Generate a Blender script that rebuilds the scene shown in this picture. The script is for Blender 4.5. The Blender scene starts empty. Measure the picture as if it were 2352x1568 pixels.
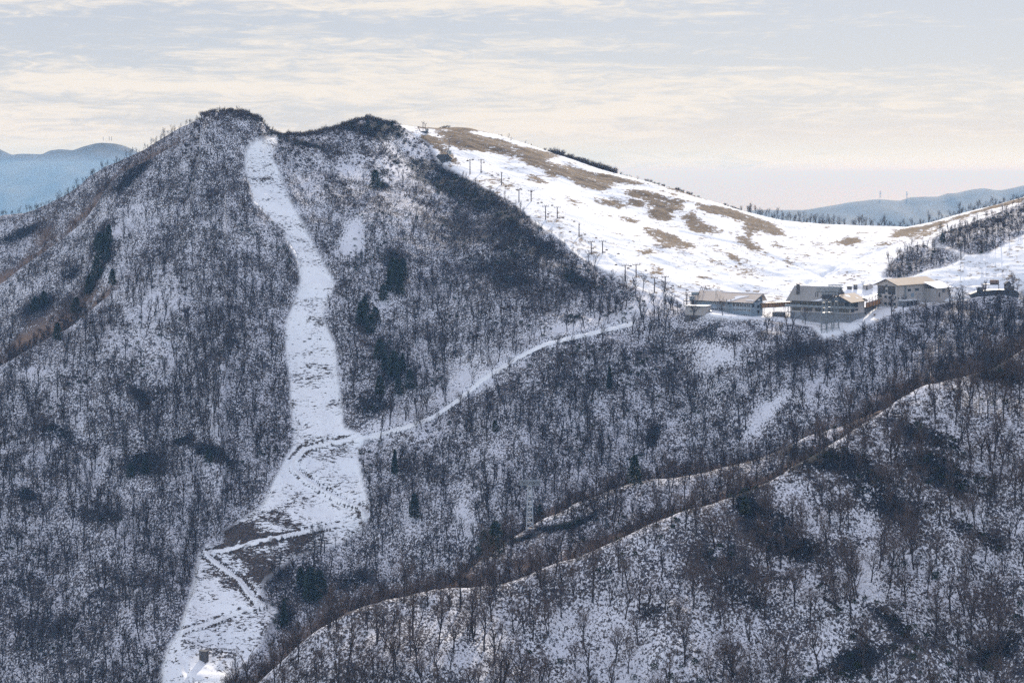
import bpy, bmesh, math, random
import numpy as np
from mathutils import Vector, Matrix

random.seed(7)
RNG = np.random.default_rng(7)
SC = bpy.context.scene
COL = SC.collection
# ------------------------------------------------------------------ camera
F = 1991.0          # focal length in pixels of a 1024 wide picture
HY = 172.0          # picture row of the horizon
S = 1.3             # metres per unit of the traced depths
K = 1024.0 / 2352.0
cam = bpy.data.cameras.new('camera'); cam_o = bpy.data.objects.new('camera', cam); COL.objects.link(cam_o)
cam.sensor_width = 36.0; cam.lens = F / 1024 * 36.0
cam.shift_y = -(341.0 - HY) / 1024
cam.clip_start = 5.0; cam.clip_end = 900000.0
cam_o.location = (0, 0, 0); cam_o.rotation_euler = (math.radians(90), 0, 0)
SC.camera = cam_o
# ------------------------------------------------------------------ light
SUN_EL, SUN_AZ = math.radians(25.0), math.radians(13.0)      # azimuth to the right of the view
sd = Vector((math.sin(SUN_AZ) * math.cos(SUN_EL), math.cos(SUN_AZ) * math.cos(SUN_EL), math.sin(SUN_EL)))
sl = bpy.data.lights.new('sun', 'SUN'); sl.energy = 2.5; sl.angle = math.radians(0.6); sl.color = (1.0, 0.91, 0.80)
so = bpy.data.objects.new('sun', sl); COL.objects.link(so)
so.rotation_euler = (-sd).to_track_quat('-Z', 'Y').to_euler(); so.location = (0, 0, 400)
SC.view_settings.view_transform = 'Standard'; SC.view_settings.look = 'None'
SC.view_settings.exposure = 1.30; SC.view_settings.gamma = 1.0
SC.cycles.use_denoising = False; SC.cycles.max_bounces = 5; SC.cycles.diffuse_bounces = 2; SC.cycles.volume_bounces = 0
SC.cycles.transparent_max_bounces = 8; SC.cycles.glossy_bounces = 2

W = bpy.data.worlds.new('World'); SC.world = W; W.use_nodes = True


class NT:
    """short-hand for node trees"""
    def __init__(s, tree):
        s.t = tree; tree.nodes.clear()

    def n(s, typ, ins=None, **kw):
        nd = s.t.nodes.new(typ)
        for k, v in kw.items():
            setattr(nd, k, v)
        for k, v in (ins or {}).items():
            sock = nd.inputs[k]
            if isinstance(v, bpy.types.NodeSocket):
                s.t.links.new(v, sock)
            else:
                sock.default_value = v
        return nd

    def m(s, op, a, b=None, c=None, clamp=False):
        nd = s.t.nodes.new('ShaderNodeMath'); nd.operation = op; nd.use_clamp = clamp
        for i, v in enumerate((a, b, c)):
            if v is None:
                continue
            if isinstance(v, bpy.types.NodeSocket):
                s.t.links.new(v, nd.inputs[i])
            else:
                nd.inputs[i].default_value = v
        return nd.outputs[0]

    def mix(s, f, a, b):
        nd = s.t.nodes.new('ShaderNodeMix'); nd.data_type = 'RGBA'
        for i, v in ((0, f), (6, a), (7, b)):
            if isinstance(v, bpy.types.NodeSocket):
                s.t.links.new(v, nd.inputs[i])
            else:
                nd.inputs[i].default_value = v if i == 0 or len(v) == 4 else (*v, 1)
        return nd.outputs[2]

    def ss(s, x, lo, hi):
        nd = s.t.nodes.new('ShaderNodeMapRange'); nd.interpolation_type = 'SMOOTHSTEP'
        for i, v in enumerate((x, lo, hi, 0.0, 1.0)):
            if isinstance(v, bpy.types.NodeSocket):
                s.t.links.new(v, nd.inputs[i])
            else:
                nd.inputs[i].default_value = v
        return nd.outputs[0]

    def noise(s, vec, scale, detail=4.0, rough=0.55, sc=(1, 1, 1), dist=0.0, loc=(0, 0, 0)):
        mp = s.n('ShaderNodeMapping', {0: vec, 'Scale': sc, 'Location': loc})
        return s.n('ShaderNodeTexNoise', {'Vector': mp.outputs[0], 'Scale': scale, 'Detail': detail,
                                          'Roughness': rough, 'Distortion': dist}).outputs[0]


def world():
    w = NT(W.node_tree)
    sky = w.n('ShaderNodeTexSky', sky_type='NISHITA', sun_disc=False, sun_elevation=SUN_EL, sun_rotation=SUN_AZ,
              altitude=1000.0, air_density=1.0, dust_density=0.7, ozone_density=2.0)
    g = w.n('ShaderNodeTexCoord').outputs['Generated']
    # clouds: thin layers seen edge-on low down, patches higher up
    n1 = w.noise(g, 1.0, 9.0, 0.66, (6.0, 6.0, 85.0), 0.9, (3.1, 0.4, 0.6))
    n2 = w.noise(g, 1.0, 5.0, 0.55, (3.2, 3.2, 30.0), 0.4, (9.0, 2.0, 4.3))
    n3 = w.noise(g, 1.0, 8.0, 0.68, (34.0, 34.0, 230.0), 1.6, (1.0, 8.0, 2.0))
    v = w.m('ADD', w.m('MULTIPLY', n1, 0.5), w.m('ADD', w.m('MULTIPLY', n2, 0.5), w.m('MULTIPLY', n3, 0.44)))
    sep = w.n('ShaderNodeSeparateXYZ', {0: g})
    z = sep.outputs[2]
    # right side has more blue showing, as the photograph
    v = w.m('SUBTRACT', v, w.m('MULTIPLY', w.m('MAXIMUM', sep.outputs[0], 0.0), 0.42))
    v = w.m('SUBTRACT', v, w.m('MULTIPLY', w.m('MULTIPLY', w.ss(z, 0.040, 0.062), w.m('SUBTRACT', 1.0, w.ss(z, 0.070, 0.085))), 0.06))
    cov = w.ss(v, 0.60, 0.78)
    # clouds away from the sun are set brighter, an added fill for shaded snow
    dot = w.n('ShaderNodeVectorMath', {0: g, 1: tuple(sd)}, operation='DOT_PRODUCT').outputs['Value']
    front = w.ss(dot, -0.2, 0.95)
    lit = w.mix(front, (3.6, 3.15, 3.0), (2.38, 2.22, 2.04))
    grey = w.mix(front, (2.95, 2.65, 2.65), (1.22, 1.28, 1.50))
    ccol = w.mix(cov, grey, lit)
    high = w.ss(z, 0.10, 0.55)
    cmask = w.m('SUBTRACT', 1.0, w.m('MULTIPLY', high, 0.25))
    back = w.m('MULTIPLY_ADD', w.ss(dot, -0.5, 0.6), 0.6, 0.4)
    cmask = w.m('MULTIPLY', w.m('MULTIPLY', cmask, back), w.m('MULTIPLY_ADD', cov, 0.04, 0.95))
    # pale clean band just above the horizon
    low = w.m('SUBTRACT', 1.0, w.ss(z, 0.0, 0.022))
    ccol = w.mix(w.m('MULTIPLY', low, 0.85), ccol, w.mix(front, (2.4, 2.4, 2.6), (1.62, 1.89, 1.95)))
    col = w.mix(cmask, sky.outputs[0], ccol)
    bg = w.n('ShaderNodeBackground', {'Color': col, 'Strength': 0.15})
    out = w.n('ShaderNodeOutputWorld', {'Surface': bg.outputs[0]})


world()

# ------------------------------------------------------------------ helpers
MATS = {}


def tag(o, label=None, cat=None, group=None, kind=None):
    if label: o['label'] = label
    if cat: o['category'] = cat
    if group: o['group'] = group
    if kind: o['kind'] = kind
    return o


def empty(name, loc=(0, 0, 0), rz=0.0, label=None, cat=None, group=None):
    o = bpy.data.objects.new(name, None); COL.objects.link(o); o.location = loc; o.rotation_euler = (0, 0, rz)
    return tag(o, label, cat, group)


class MB:
    def __init__(s): s.v = []; s.f = []

    def add(s, vs, fs):
        b = len(s.v); s.v += [tuple(v) for v in vs]; s.f += [tuple(i + b for i in f) for f in fs]; return s

    def box(s, x0, x1, y0, y1, z0, z1):
        return s.add([(x0, y0, z0), (x1, y0, z0), (x1, y1, z0), (x0, y1, z0), (x0, y0, z1), (x1, y0, z1), (x1, y1, z1), (x0, y1, z1)],
                     [(0, 3, 2, 1), (4, 5, 6, 7), (0, 1, 5, 4), (1, 2, 6, 5), (2, 3, 7, 6), (3, 0, 4, 7)])

    def tube(s, pts, rad, n=6, caps=True):
        pts = [Vector(p) for p in pts]
        if not hasattr(rad, '__len__'): rad = [rad] * len(pts)
        b = len(s.v); m = len(pts)
        for i, p in enumerate(pts):
            d = (pts[min(i + 1, m - 1)] - pts[max(i - 1, 0)])
            if d.length < 1e-9: d = Vector((0, 0, 1))
            d.normalize()
            a = d.cross(Vector((0.31, 0.92, 0.2))); a.normalize(); c = d.cross(a)
            for k in range(n):
                t = 2 * math.pi * k / n
                s.v.append(tuple(p + (a * math.cos(t) + c * math.sin(t)) * rad[i]))
        for i in range(m - 1):
            for k in range(n):
                k2 = (k + 1) % n
                s.f.append((b + i * n + k, b + i * n + k2, b + (i + 1) * n + k2, b + (i + 1) * n + k))
        if caps and n > 2:
            s.f.append(tuple(b + k for k in range(n))[::-1]); s.f.append(tuple(b + (m - 1) * n + k for k in range(n)))
        return s

    def bar(s, a, b, w=0.1):
        return s.tube([a, b], w * 0.7, 4)

    def prism(s, poly, axis, a, b):
        """extrude a 2-D outline along an axis: 'x' outline is (y,z), 'y' outline is (x,z), 'z' outline is (x,y)"""
        def P(q, t):
            return {'x': (t, q[0], q[1]), 'y': (q[0], t, q[1]), 'z': (q[0], q[1], t)}[axis]
        n = len(poly); vs = [P(q, a) for q in poly] + [P(q, b) for q in poly]
        fs = [tuple(range(n))[::-1], tuple(range(n, 2 * n))] + [(i, (i + 1) % n, n + (i + 1) % n, n + i) for i in range(n)]
        return s.add(vs, fs)

    def mesh(s, name, mat, smooth=False):
        me = bpy.data.meshes.new(name); me.from_pydata(s.v, [], s.f)
        if mat: me.materials.append(mat)
        bm = bmesh.new(); bm.from_mesh(me); bmesh.ops.recalc_face_normals(bm, faces=bm.faces); bm.to_mesh(me); bm.free()
        if smooth: me.polygons.foreach_set('use_smooth', [True] * len(me.polygons))
        return me

    def build(s, name, mat, parent=None, smooth=False):
        o = bpy.data.objects.new(name, s.mesh(name, mat, smooth)); COL.objects.link(o)
        if parent: o.parent = parent
        return o


def mat(name, col, rough=0.8, var=0.15, scale=1.5, metal=0.0, bump=0.0, trans=0.0, streak=(1, 1, 1), spec=0.3):
    m = bpy.data.materials.new(name); m.use_nodes = True; t = NT(m.node_tree)
    co = t.n('ShaderNodeTexCoord').outputs['Object']
    nz = t.noise(co, scale, 5.0, 0.6, streak)
    f = t.ss(nz, 0.3, 0.7)
    c = t.mix(f, tuple(x * (1 - var) for x in col), tuple(min(1, x * (1 + var)) for x in col))
    b = t.n('ShaderNodeBsdfPrincipled', {'Base Color': c, 'Roughness': rough, 'Metallic': metal, 'Specular IOR Level': spec})
    if bump:
        b_ = t.n('ShaderNodeBump', {'Height': nz, 'Strength': bump, 'Distance': 0.05})
        t.t.links.new(b_.outputs[0], b.inputs['Normal'])
    sh = b.outputs[0]
    if trans:
        tr = t.n('ShaderNodeBsdfTranslucent', {'Color': c})
        sh = t.n('ShaderNodeMixShader', {0: trans, 1: sh, 2: tr.outputs[0]}).outputs[0]
    t.n('ShaderNodeOutputMaterial', {'Surface': sh})
    MATS[name] = m
    return m


bark = mat('bark', (0.048, 0.04, 0.04), 0.9, 0.35, 0.9, spec=0.1)
twigm = mat('twigs', (0.11, 0.083, 0.076), 0.9, 0.3, 0.6, spec=0.1)
brownt = mat('sunlit_brown_twigs', (0.33, 0.215, 0.155), 0.9, 0.3, 0.6, spec=0.1)  # lighter brown stands in for sunlight on the crest crowns
shrubm = mat('shrub_twigs', (0.095, 0.075, 0.066), 0.9, 0.35, 0.6, spec=0.1)
leafdark = mat('evergreen_leaves', (0.030, 0.044, 0.028), 0.75, 0.45, 0.8, spec=0.15)
steel = mat('painted_steel', (0.16, 0.12, 0.10), 0.5, 0.25, 1.0)
galv = mat('galvanised_steel', (0.22, 0.24, 0.25), 0.45, 0.2, 1.0)
lightsteel = mat('light_steel', (0.42, 0.45, 0.48), 0.45, 0.15, 1.0)
darkm = mat('dark_metal', (0.05, 0.05, 0.055), 0.5, 0.3, 1.0)
glass = mat('window_glass', (0.03, 0.036, 0.045), 0.12, 0.3, 0.4, spec=0.6)
framew = mat('white_frame', (0.62, 0.62, 0.62), 0.5, 0.1)
bluewall = mat('blue_grey_wall', (0.20, 0.245, 0.285), 0.75, 0.10, 0.35, streak=(1, 1, 0.3))
bluewall2 = mat('dark_blue_gable', (0.085, 0.10, 0.12), 0.75, 0.12, 0.4)
creamwall = mat('cream_wall', (0.40, 0.365, 0.34), 0.8, 0.10, 0.3, streak=(1, 1, 0.25))
concrete = mat('concrete', (0.21, 0.215, 0.225), 0.85, 0.14, 0.3, streak=(1, 1, 0.3))
tanroof = mat('tan_metal_roof', (0.46, 0.385, 0.325), 0.55, 0.10, 0.9, streak=(0.15, 1, 1))
tanroof2 = mat('sunward_tan_roof', (0.30, 0.235, 0.18), 0.7, 0.12, 0.6, streak=(1, .2, 1), spec=.1)  # tan roof darkened to offset strong sun on these slopes
greyroof = mat('grey_shingle_roof', (0.30, 0.285, 0.265), 0.8, 0.20, 1.1)
snowm = mat('packed_snow', (0.82, 0.83, 0.85), 0.7, 0.04, 0.4)
rockm = mat('rock', (0.10, 0.09, 0.085), 0.9, 0.4, 0.8, bump=0.4)
timber = mat('weathered_timber', (0.09, 0.08, 0.075), 0.85, 0.3, 0.8, streak=(3, 3, 0.3))
rust = mat('rusty_drum', (0.20, 0.13, 0.09), 0.7, 0.4, 0.8)
amber = mat('amber_panel', (0.55, 0.36, 0.20), 0.6, 0.12, 0.5, trans=0.6)
cable = mat('cable', (0.10, 0.10, 0.10), 0.6, 0.1)


# ------------------------------------------------------------------ terrain
def vnoise(x, y, seed):
    r = np.random.default_rng(seed).random((256, 256))
    xi = np.floor(x).astype(int); yi = np.floor(y).astype(int)
    fx = x - xi; fy = y - yi
    fx = fx * fx * fx * (fx * (fx * 6 - 15) + 10); fy = fy * fy * fy * (fy * (fy * 6 - 15) + 10)
    a = r[xi % 256, yi % 256]; b = r[(xi + 1) % 256, yi % 256]; c = r[xi % 256, (yi + 1) % 256]; d = r[(xi + 1) % 256, (yi + 1) % 256]
    return (a * (1 - fx) + b * fx) * (1 - fy) + (c * (1 - fx) + d * fx) * fy - 0.5


def fbm(x, y, seed, oct=4, g=0.5):
    s = 0; a = 1
    for o in range(oct):
        s = s + a * vnoise(x * 2 ** o + 17.3 * o, y * 2 ** o + 5.1 * o, seed + o); a *= g
    return s


def pyz(py, Y): return (HY - py) / F * Y        # height of picture row py at depth Y

PX = np.concatenate([np.linspace(-2600, -270, 16)[:-1], np.arange(-270, 1300, 1.5), np.linspace(1300, 3600, 16)])
YR = np.concatenate([np.arange(400, 1250, 1.0), np.arange(1250, 1500, 3.0), np.arange(1500, 2400, 30.0)]) * S
NC, NR = len(PX), len(YR)
# main slope: picture columns with (row, depth) from near and low to far and high
MCOL = {
 -250: [(760,690),(560,780),(470,835),(440,850),(420,862),(400,874),(390,885)],
 0: [(740,675),(520,785),(440,838),(410,855),(395,863),(380,871),(364,880)],
 67: [(740,660),(530,775),(440,838),(400,860),(375,876),(352,893),(331,910)],
 134: [(740,650),(545,755),(430,838),(370,868),(330,892),(300,915),(275,945)],
 162: [(740,645),(552,750),(430,838),(350,878),(300,915),(270,945),(243,975)],
 190: [(740,640),(558,750),(430,838),(330,892),(270,935),(225,970),(185,1005)],
 209: [(740,640),(560,755),(430,838),(310,905),(235,960),(170,1005),(114,1050)],
 244: [(740,645),(545,760),(440,832),(320,905),(237,962),(178,1010),(112,1052)],
 272: [(740,650),(530,765),(452,825),(330,905),(240,965),(185,1015),(133,1060)],
 340: [(700,700),(540,770),(445,832),(320,915),(230,990),(170,1050),(126,1105)],
 380: [(670,710),(525,775),(434,838),(310,930),(215,1010),(155,1080),(122,1130)],
 430: [(630,720),(510,780),(418,842),(300,945),(200,1040),(160,1115),(128,1190)],
 460: [(620,725),(500,785),(403,846),(280,960),(178,1080),(150,1140),(129,1200)],
 500: [(600,725),(480,790),(382,852),(280,950),(197,1050),(165,1130),(136,1205)],
 560: [(575,735),(455,805),(352,865),(290,925),(232,990),(185,1095),(155,1195)],
 620: [(555,742),(430,815),(328,877),(295,910),(265,945),(215,1070),(174,1175)],
 680: [(535,752),(405,828),(310,888),(303,898),(297,908),(235,1040),(190,1155)],
 720: [(520,760),(390,825),(316,868),(310,898),(300,915),(245,1030),(203,1145)],
 770: [(500,765),(385,820),(321,862),(310,902),(298,925),(255,1020),(217,1130)],
 830: [(460,770),(380,818),(325,858),(310,903),(292,935),(262,1000),(224,1120)],
 890: [(430,770),(368,830),(313,876),(300,914),(280,950),(258,1000),(226,1120)],
 930: [(420,775),(355,850),(305,905),(292,920),(265,960),(240,1020),(220,1125)],
 960: [(415,778),(350,850),(302,905),(285,925),(250,975),(232,1030),(213,1130)],
 1024: [(400,780),(345,850),(298,908),(270,935),(240,985),(215,1050),(196,1140)],
 1280: [(380,780),(330,850),(285,910),(240,945),(190,1000),(140,1060),(100,1150)],
}
SKY = [(200,116.5),(205,115.5),(209,114),(225,111),(244,112),(261,120),(268,130),(278,135),(290,134),(305,134),(340,127),(352,123),(370,121),(392,124),(414,127),
       (457,127.5),(470,128),(501,136),(544,150),(610,171),(675,190),(740,210),(784,220),(827,224),(906,227),(930,222),(958,214),(1024,197)]


def pchip(xn, yn, x):
    h = np.diff(xn); d = np.diff(yn) / h; m = np.zeros(len(xn))
    for i in range(1, len(xn) - 1):
        if d[i - 1] * d[i] > 0:
            w1 = 2 * h[i] + h[i - 1]; w2 = h[i] + 2 * h[i - 1]; m[i] = (w1 + w2) / (w1 / d[i - 1] + w2 / d[i])
    m[0] = d[0]; m[-1] = d[-1]
    i = np.clip(np.searchsorted(xn, x) - 1, 0, len(xn) - 2); t = (x - xn[i]) / h[i]
    return ((2*t**3-3*t**2+1)*yn[i] + (t**3-2*t**2+t)*h[i]*m[i] + (-2*t**3+3*t**2)*yn[i+1] + (t**3-t**2)*h[i]*m[i+1])


ks = sorted(MCOL); KA = np.array([MCOL[k] for k in ks], float)          # [key, iso, 2]
pc = np.clip(PX, ks[0], ks[-1])
isoP = np.array([np.interp(pc, ks, KA[:, j, 0]) for j in range(7)])
isoY = np.array([np.interp(pc, ks, KA[:, j, 1]) for j in range(7)]) * S
sx = [p[0] for p in SKY]; sy = [p[1] for p in SKY]
msk = (PX >= sx[0]) & (PX <= sx[-1]); isoP[6][msk] = np.interp(PX[msk], sx, sy)
# soften the kinks along the picture columns (not the skyline row)
kern = np.exp(-0.5 * (np.arange(-24, 25) / 9.0) ** 2); kern /= kern.sum()
for A in (isoP, isoY):
    for j in range(7):
        if A is isoP and j == 6: continue
        A[j] = np.convolve(np.pad(A[j], 24, mode='edge'), kern, mode='valid')
ZM = np.zeros((NR, NC))
for c in range(NC):
    yn = list(isoY[:, c]); zn = [pyz(p, y) for p, y in zip(isoP[:, c], yn)]
    s0 = (zn[1] - zn[0]) / (yn[1] - yn[0])
    yn = [300 * S] + yn + [yn[-1] + 26, yn[-1] + 130, yn[-1] + 700, 2600 * S]
    zn = [zn[0] - 0.30 * (yn[1] - yn[0])] + zn + [zn[-1] - 5, zn[-1] - 55, zn[-1] - 330, -840]
    ZM[:, c] = pchip(np.array(yn), np.array(zn), YR)


def ridge(pts, sf, sb, rnd=5.0, lo=None, hi=None):
    p = np.array(pts, float); x = np.clip(PX, p[0, 0], p[-1, 0])
    py = np.interp(x, p[:, 0], p[:, 1]); Yc = np.interp(x, p[:, 0], p[:, 2]) * S
    k = np.exp(-0.5 * (np.arange(-12, 13) / 5.0) ** 2); k /= k.sum()
    py = np.convolve(np.pad(py, 12, mode='edge'), k, mode='valid'); Yc = np.convolve(np.pad(Yc, 12, mode='edge'), k, mode='valid')
    Zc = (HY - py) / F * Yc
    d = YR[:, None] - Yc[None, :]
    r = np.sqrt(d * d + rnd * rnd) - rnd
    z = Zc[None, :] - np.where(d < 0, sf, sb) * r
    if lo is not None: z[:, PX < lo] = -9999
    if hi is not None: z[:, PX > hi] = -9999
    return z, py, Yc


CPT = [(-250,1000,470),(150,760,482),(261,684,495),(283,663,497),(313,637,500),(348,615,505),(392,602,511),(435,591,515),(501,580,520),(566,554,526),(631,530,532),(697,506,541),
       (762,484,550),(784,471,554),(827,447,564),(866,421,575),(914,391,588),(993,369,604),(1024,348,610),(1150,310,640),(1280,290,660)]
DPT = [(250,760,590),(350,650,600),(440,592,615),(480,563,625),(514,538,640),(540,521,648),(579,502,655),(631,484,662),(714,471,672),(762,458,680),(805,434,690),
       (850,418,705),(950,388,725),(1024,362,745),(1280,330,780)]
A1PT = [(-250,370,985),(0,286,1000),(25,265,1004),(57,243,1010),(88,219,1018),(104,190,1024),(119,172,1030),(159,156,1042),(195,138,1050),(213,130,1052)]
A0PT = [(-250,310,1075),(0,216,1090),(26,214,1090),(50,203,1090),(74,189,1090),(96,170,1088),(120,160,1086),(144,152,1082),(174,133,1074),(200,119,1064),(215,116,1060)]
LAY = [ZM]
for pts, sf, sb, rnd, lo, hi in ((CPT, .50, .62, 3, None, None), (DPT, .46, .55, 4, 240, None), (A1PT, .58, .8, 4, None, 222), (A0PT, .6, .7, 4, None, 226)):
    z, _, _ = ridge(pts, sf, sb, rnd, lo, hi); LAY.append(z)
LAY = np.array(LAY)
LID = LAY.argmax(0); Z = LAY.max(0)
XX = (PX[None, :] - 512) / F * YR[:, None]; YY = np.repeat(YR[:, None], NC, 1)


def poly_mask(P, Q, poly):
    poly = np.array(poly, float) * K
    out = np.zeros(P.shape, bool)
    bx = (P >= poly[:, 0].min()) & (P <= poly[:, 0].max()) & (Q >= poly[:, 1].min()) & (Q <= poly[:, 1].max())
    p = P[bx]; q = Q[bx]; ins = np.zeros(p.shape, bool); n = len(poly); j = n - 1
    for i in range(n):
        xi, yi = poly[i]; xj, yj = poly[j]
        if yi != yj:
            ins ^= ((yi > q) != (yj > q)) & (p < (xj - xi) * (q - yi) / (yj - yi) + xi)
        j = i
    out[bx] = ins
    return out


def line_dist(P, Q, line, vy=1.0):
    line = np.array(line, float) * K; d = np.full(P.shape, 1e9); sg = np.zeros(P.shape)
    for a, b in zip(line[:-1], line[1:]):
        ab = (b - a) * [1, vy]; L = (ab ** 2).sum()
        t = np.clip(((P - a[0]) * ab[0] + (Q - a[1]) * vy * ab[1]) / L, 0, 1)
        dn = np.hypot(P - a[0] - t * ab[0], (Q - a[1]) * vy - t * ab[1]); c = dn < d
        sg = np.where(c, (Q - a[1]) * vy - t * ab[1], sg); d = np.where(c, dn, d)
    return d, sg


def blur(A, n=1):
    for _ in range(n):
        A = (A + np.roll(A, 1, 0) + np.roll(A, -1, 0) + np.roll(A, 1, 1) + np.roll(A, -1, 1)) / 5
    return A


PISTE = [(640,312),(585,322),(566,340),(562,390),(575,430),(582,465),(620,500),(655,530),(660,560),(680,590),(690,640),(680,680),(655,740),(655,800),(665,870),(668,940),(675,1020),(650,1060),(630,1100),(600,1160),(540,1200),(480,1240),(455,1270),(450,1300),(430,1380),(410,1450),(385,1480),(370,1530),(370,1700),
         (480,1700),(520,1568),(600,1480),(640,1400),(612,1385),(600,1340),(640,1300),(700,1270),(760,1255),(800,1240),(840,1210),(850,1170),(835,1110),(820,1040),(850,1000),(790,980),(785,930),(775,850),(770,790),(740,730),(770,650),(740,600),(715,550),(690,500),(665,460),(645,400),(625,360)]
SKI = [(915,285),(985,330),(1005,372),(1040,392),(1080,412),(1130,440),(1180,465),(1230,512),(1280,548),(1330,588),(1380,618),(1430,648),(1500,674),(1560,694),(1580,720),(1640,730),(1780,737),(1865,750),(1895,778),(1960,762),(2060,716),(2200,690),(2352,668),(2700,640),(2700,340),(2352,400),(2080,480),(1900,480),(1600,400),(1250,300),(1050,260),(915,262)]
STRIP = [[(2027,637),(2040,606),(2079,573),(2110,560),(2139,569),(2172,569),(2198,584),(2213,593),(2194,600),(2172,611),(2139,617),(2084,637)],
         [(2143,545),(2172,532),(2227,512),(2271,496),(2352,463),(2600,400),(2600,500),(2352,538),(2325,551),(2271,580),(2227,585),(2183,569),(2145,556)]]
ROADS = [([(1455,742),(1400,755),(1250,790),(1190,820),(1110,870),(1050,920),(990,960),(930,980),(860,1000),(760,1015),(700,1030),(672,1060),(680,1080),(710,1105),(770,1140),(830,1165),(846,1185),(820,1196),(790,1200),(700,1220),(600,1240),(520,1262),(470,1268)], 5.0),
         ([(470,1268),(500,1295),(550,1330),(580,1370),(608,1388),(560,1400),(480,1430),(408,1452),(412,1500),(430,1568),(450,1640)], 5.0)]
def z3(pts, ox=1206, oy=287, k=0.2929): return [(ox + k * a, oy + k * b) for a, b in pts]
def z6(pts): return z3(pts, 1952, 402, .2197)
GRASS = [[(1000,300),(1060,299),(1130,315),(1200,335),(1290,356),(1215,372),(1180,360),(1100,347),(1050,338),(1012,325)],
         [(950,286),(1060,286),(1150,308),(1060,298),(960,294)], [(975,305),(1000,312),(1030,345),(1060,385),(1040,375),(1005,345),(960,315)],
         z3([(0,230),(200,290),(500,360),(700,400),(980,460),(850,470),(700,440),(690,480),(640,510),(560,510),(450,480),(370,450),(330,400),(200,400),(100,340),(0,300),(-150,230)]),
         z3([(0,380),(100,400),(200,455),(100,460),(40,430)]),
         z3([(800,500),(1000,510),(1100,560),(1250,610),(1230,660),(1150,700),(1180,740),(1000,740),(980,680),(1040,640),(930,580),(780,530)]),
         z3([(870,580),(940,620),(945,650),(860,640),(800,600)]),
         z3([(1130,550),(1400,620),(1600,650),(1750,700),(1900,750),(2050,840),(2000,870),(1850,820),(1730,870),(1700,760),(1600,720),(1400,680),(1350,620)]),
         z3([(980,435),(1300,530),(1500,600),(1350,570),(1050,475)]),
         z3([(1230,700),(1330,700),(1430,780),(1600,850),(1480,850),(1330,840),(1240,770)]),
         z3([(1900,920),(2000,940),(2080,960),(2000,960)]),
         z6([(400,640),(560,560),(900,500),(1060,460),(1040,490),(800,560),(620,620),(480,660)]),
         z6([(1060,445),(1400,345),(1850,225),(2600,60),(2600,90),(1850,255),(1450,360),(1100,470)]),
         z6([(250,740),(330,690),(420,690),(330,760)]), z6([(-60,640),(120,670),(60,720),(-20,750),(-100,700)]),
         z6([(1600,1060),(1819,1080),(1900,1110),(1700,1090)])]
SPARSE = [z3(p) for p in ([(540,570),(720,590),(820,650),(700,650),(550,600)],[(730,710),(850,720),(900,760),(800,770)],[(900,790),(1100,830),(1250,900),(1380,960),(1100,970),(950,840)],
          [(1390,915),(1550,960),(1720,1060),(1600,1050),(1450,970)],[(1450,780),(1600,850),(1550,860),(1400,800)],[(1640,850),(1760,880),(1860,990),(1780,980),(1700,920)],
          [(1420,1030),(1500,1050),(1560,1100),(1500,1090)],[(990,1080),(1100,1120),(1080,1170),(990,1170)],[(1340,1180),(1450,1180),(1440,1210),(1340,1200)],[(880,980),(1020,990),(1020,1010),(900,1000)],
          [(880,1140),(1000,1200),(1250,1290),(1100,1250),(900,1180)],[(330,580),(420,600),(420,610),(340,600)])] + [
          z6([(60,590),(260,590),(260,605),(80,605)]), z6([(600,620),(800,560),(1000,510),(980,540),(800,640),(620,680)])]
DARKS = [  # picture centre, half sizes, slant of the blob, strength : dense evergreen scrub and rock, and shade painted dark under the lift ridge
 (235,555,30,55,-.5,.6),(205,640,40,40,-.8,.6),(175,700,35,35,-.5,.5),(90,690,35,35,-.5,.8),(150,610,30,30,0,.6),(40,540,60,20,-.4,.7),(290,410,60,18,-.45,.8),
 (320,905,25,22,.8,.9),(480,1040,45,20,.4,.9),(330,1070,55,30,.1,.9),(150,1000,60,20,.6,.6),(230,1180,80,30,0,.5),(120,1450,90,60,0,.4),(410,1010,30,15,0,.7),(60,1130,40,15,0,.7),
 (865,410,24,26,0,1),(830,290,60,16,0,1),(890,295,50,18,.2,.9),(700,335,70,18,.1,.7),(960,380,60,25,.3,.7),(1050,420,100,40,.45,.8),(1120,470,90,40,.5,.7),(1230,550,90,35,.6,.7),(1180,560,90,50,.6,.5),
 (900,620,36,46,-.3,.55),(830,730,25,40,0,.6),(900,830,45,60,.3,.55),(860,920,50,30,0,.7),(1040,520,60,60,0,.4),(1150,620,90,50,.3,.5),(1330,640,60,25,.5,.7),(1320,730,30,15,0,.8),
 (700,1330,50,35,0,.6),(800,1330,60,30,0,.5),(650,1400,35,35,0,.6),(1220,1180,30,20,0,.7),(1490,1010,35,30,-1.2,.8),(1160,1260,80,12,-.5,.9),(1300,1190,90,12,-.3,.8),
 (1840,800,60,20,0,.5),(1650,760,70,15,0,.5),(1710,1160,25,40,0,.9),(1900,1060,120,30,.2,.8),(1800,1250,110,45,.4,.8),(2000,1130,100,60,.4,.6),(2150,1010,90,25,.3,.7),(2300,860,60,40,.2,1),
 (2180,1080,110,40,.3,.7),(2250,1220,70,30,.2,.6),(1640,1290,90,40,.3,.5),(1950,1510,90,35,-.4,.9),(2280,1480,60,30,-.3,.7),(2050,1420,60,25,.5,.6),(1760,1180,80,40,.6,.6),(1500,1420,30,20,0,.5),
 (1700,1370,100,40,.5,.5),(610,1300,50,28,.3,.75),(560,1230,55,22,.1,.7),(640,1200,60,16,.1,.5),(700,1240,50,14,-.2,.5)]
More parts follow.
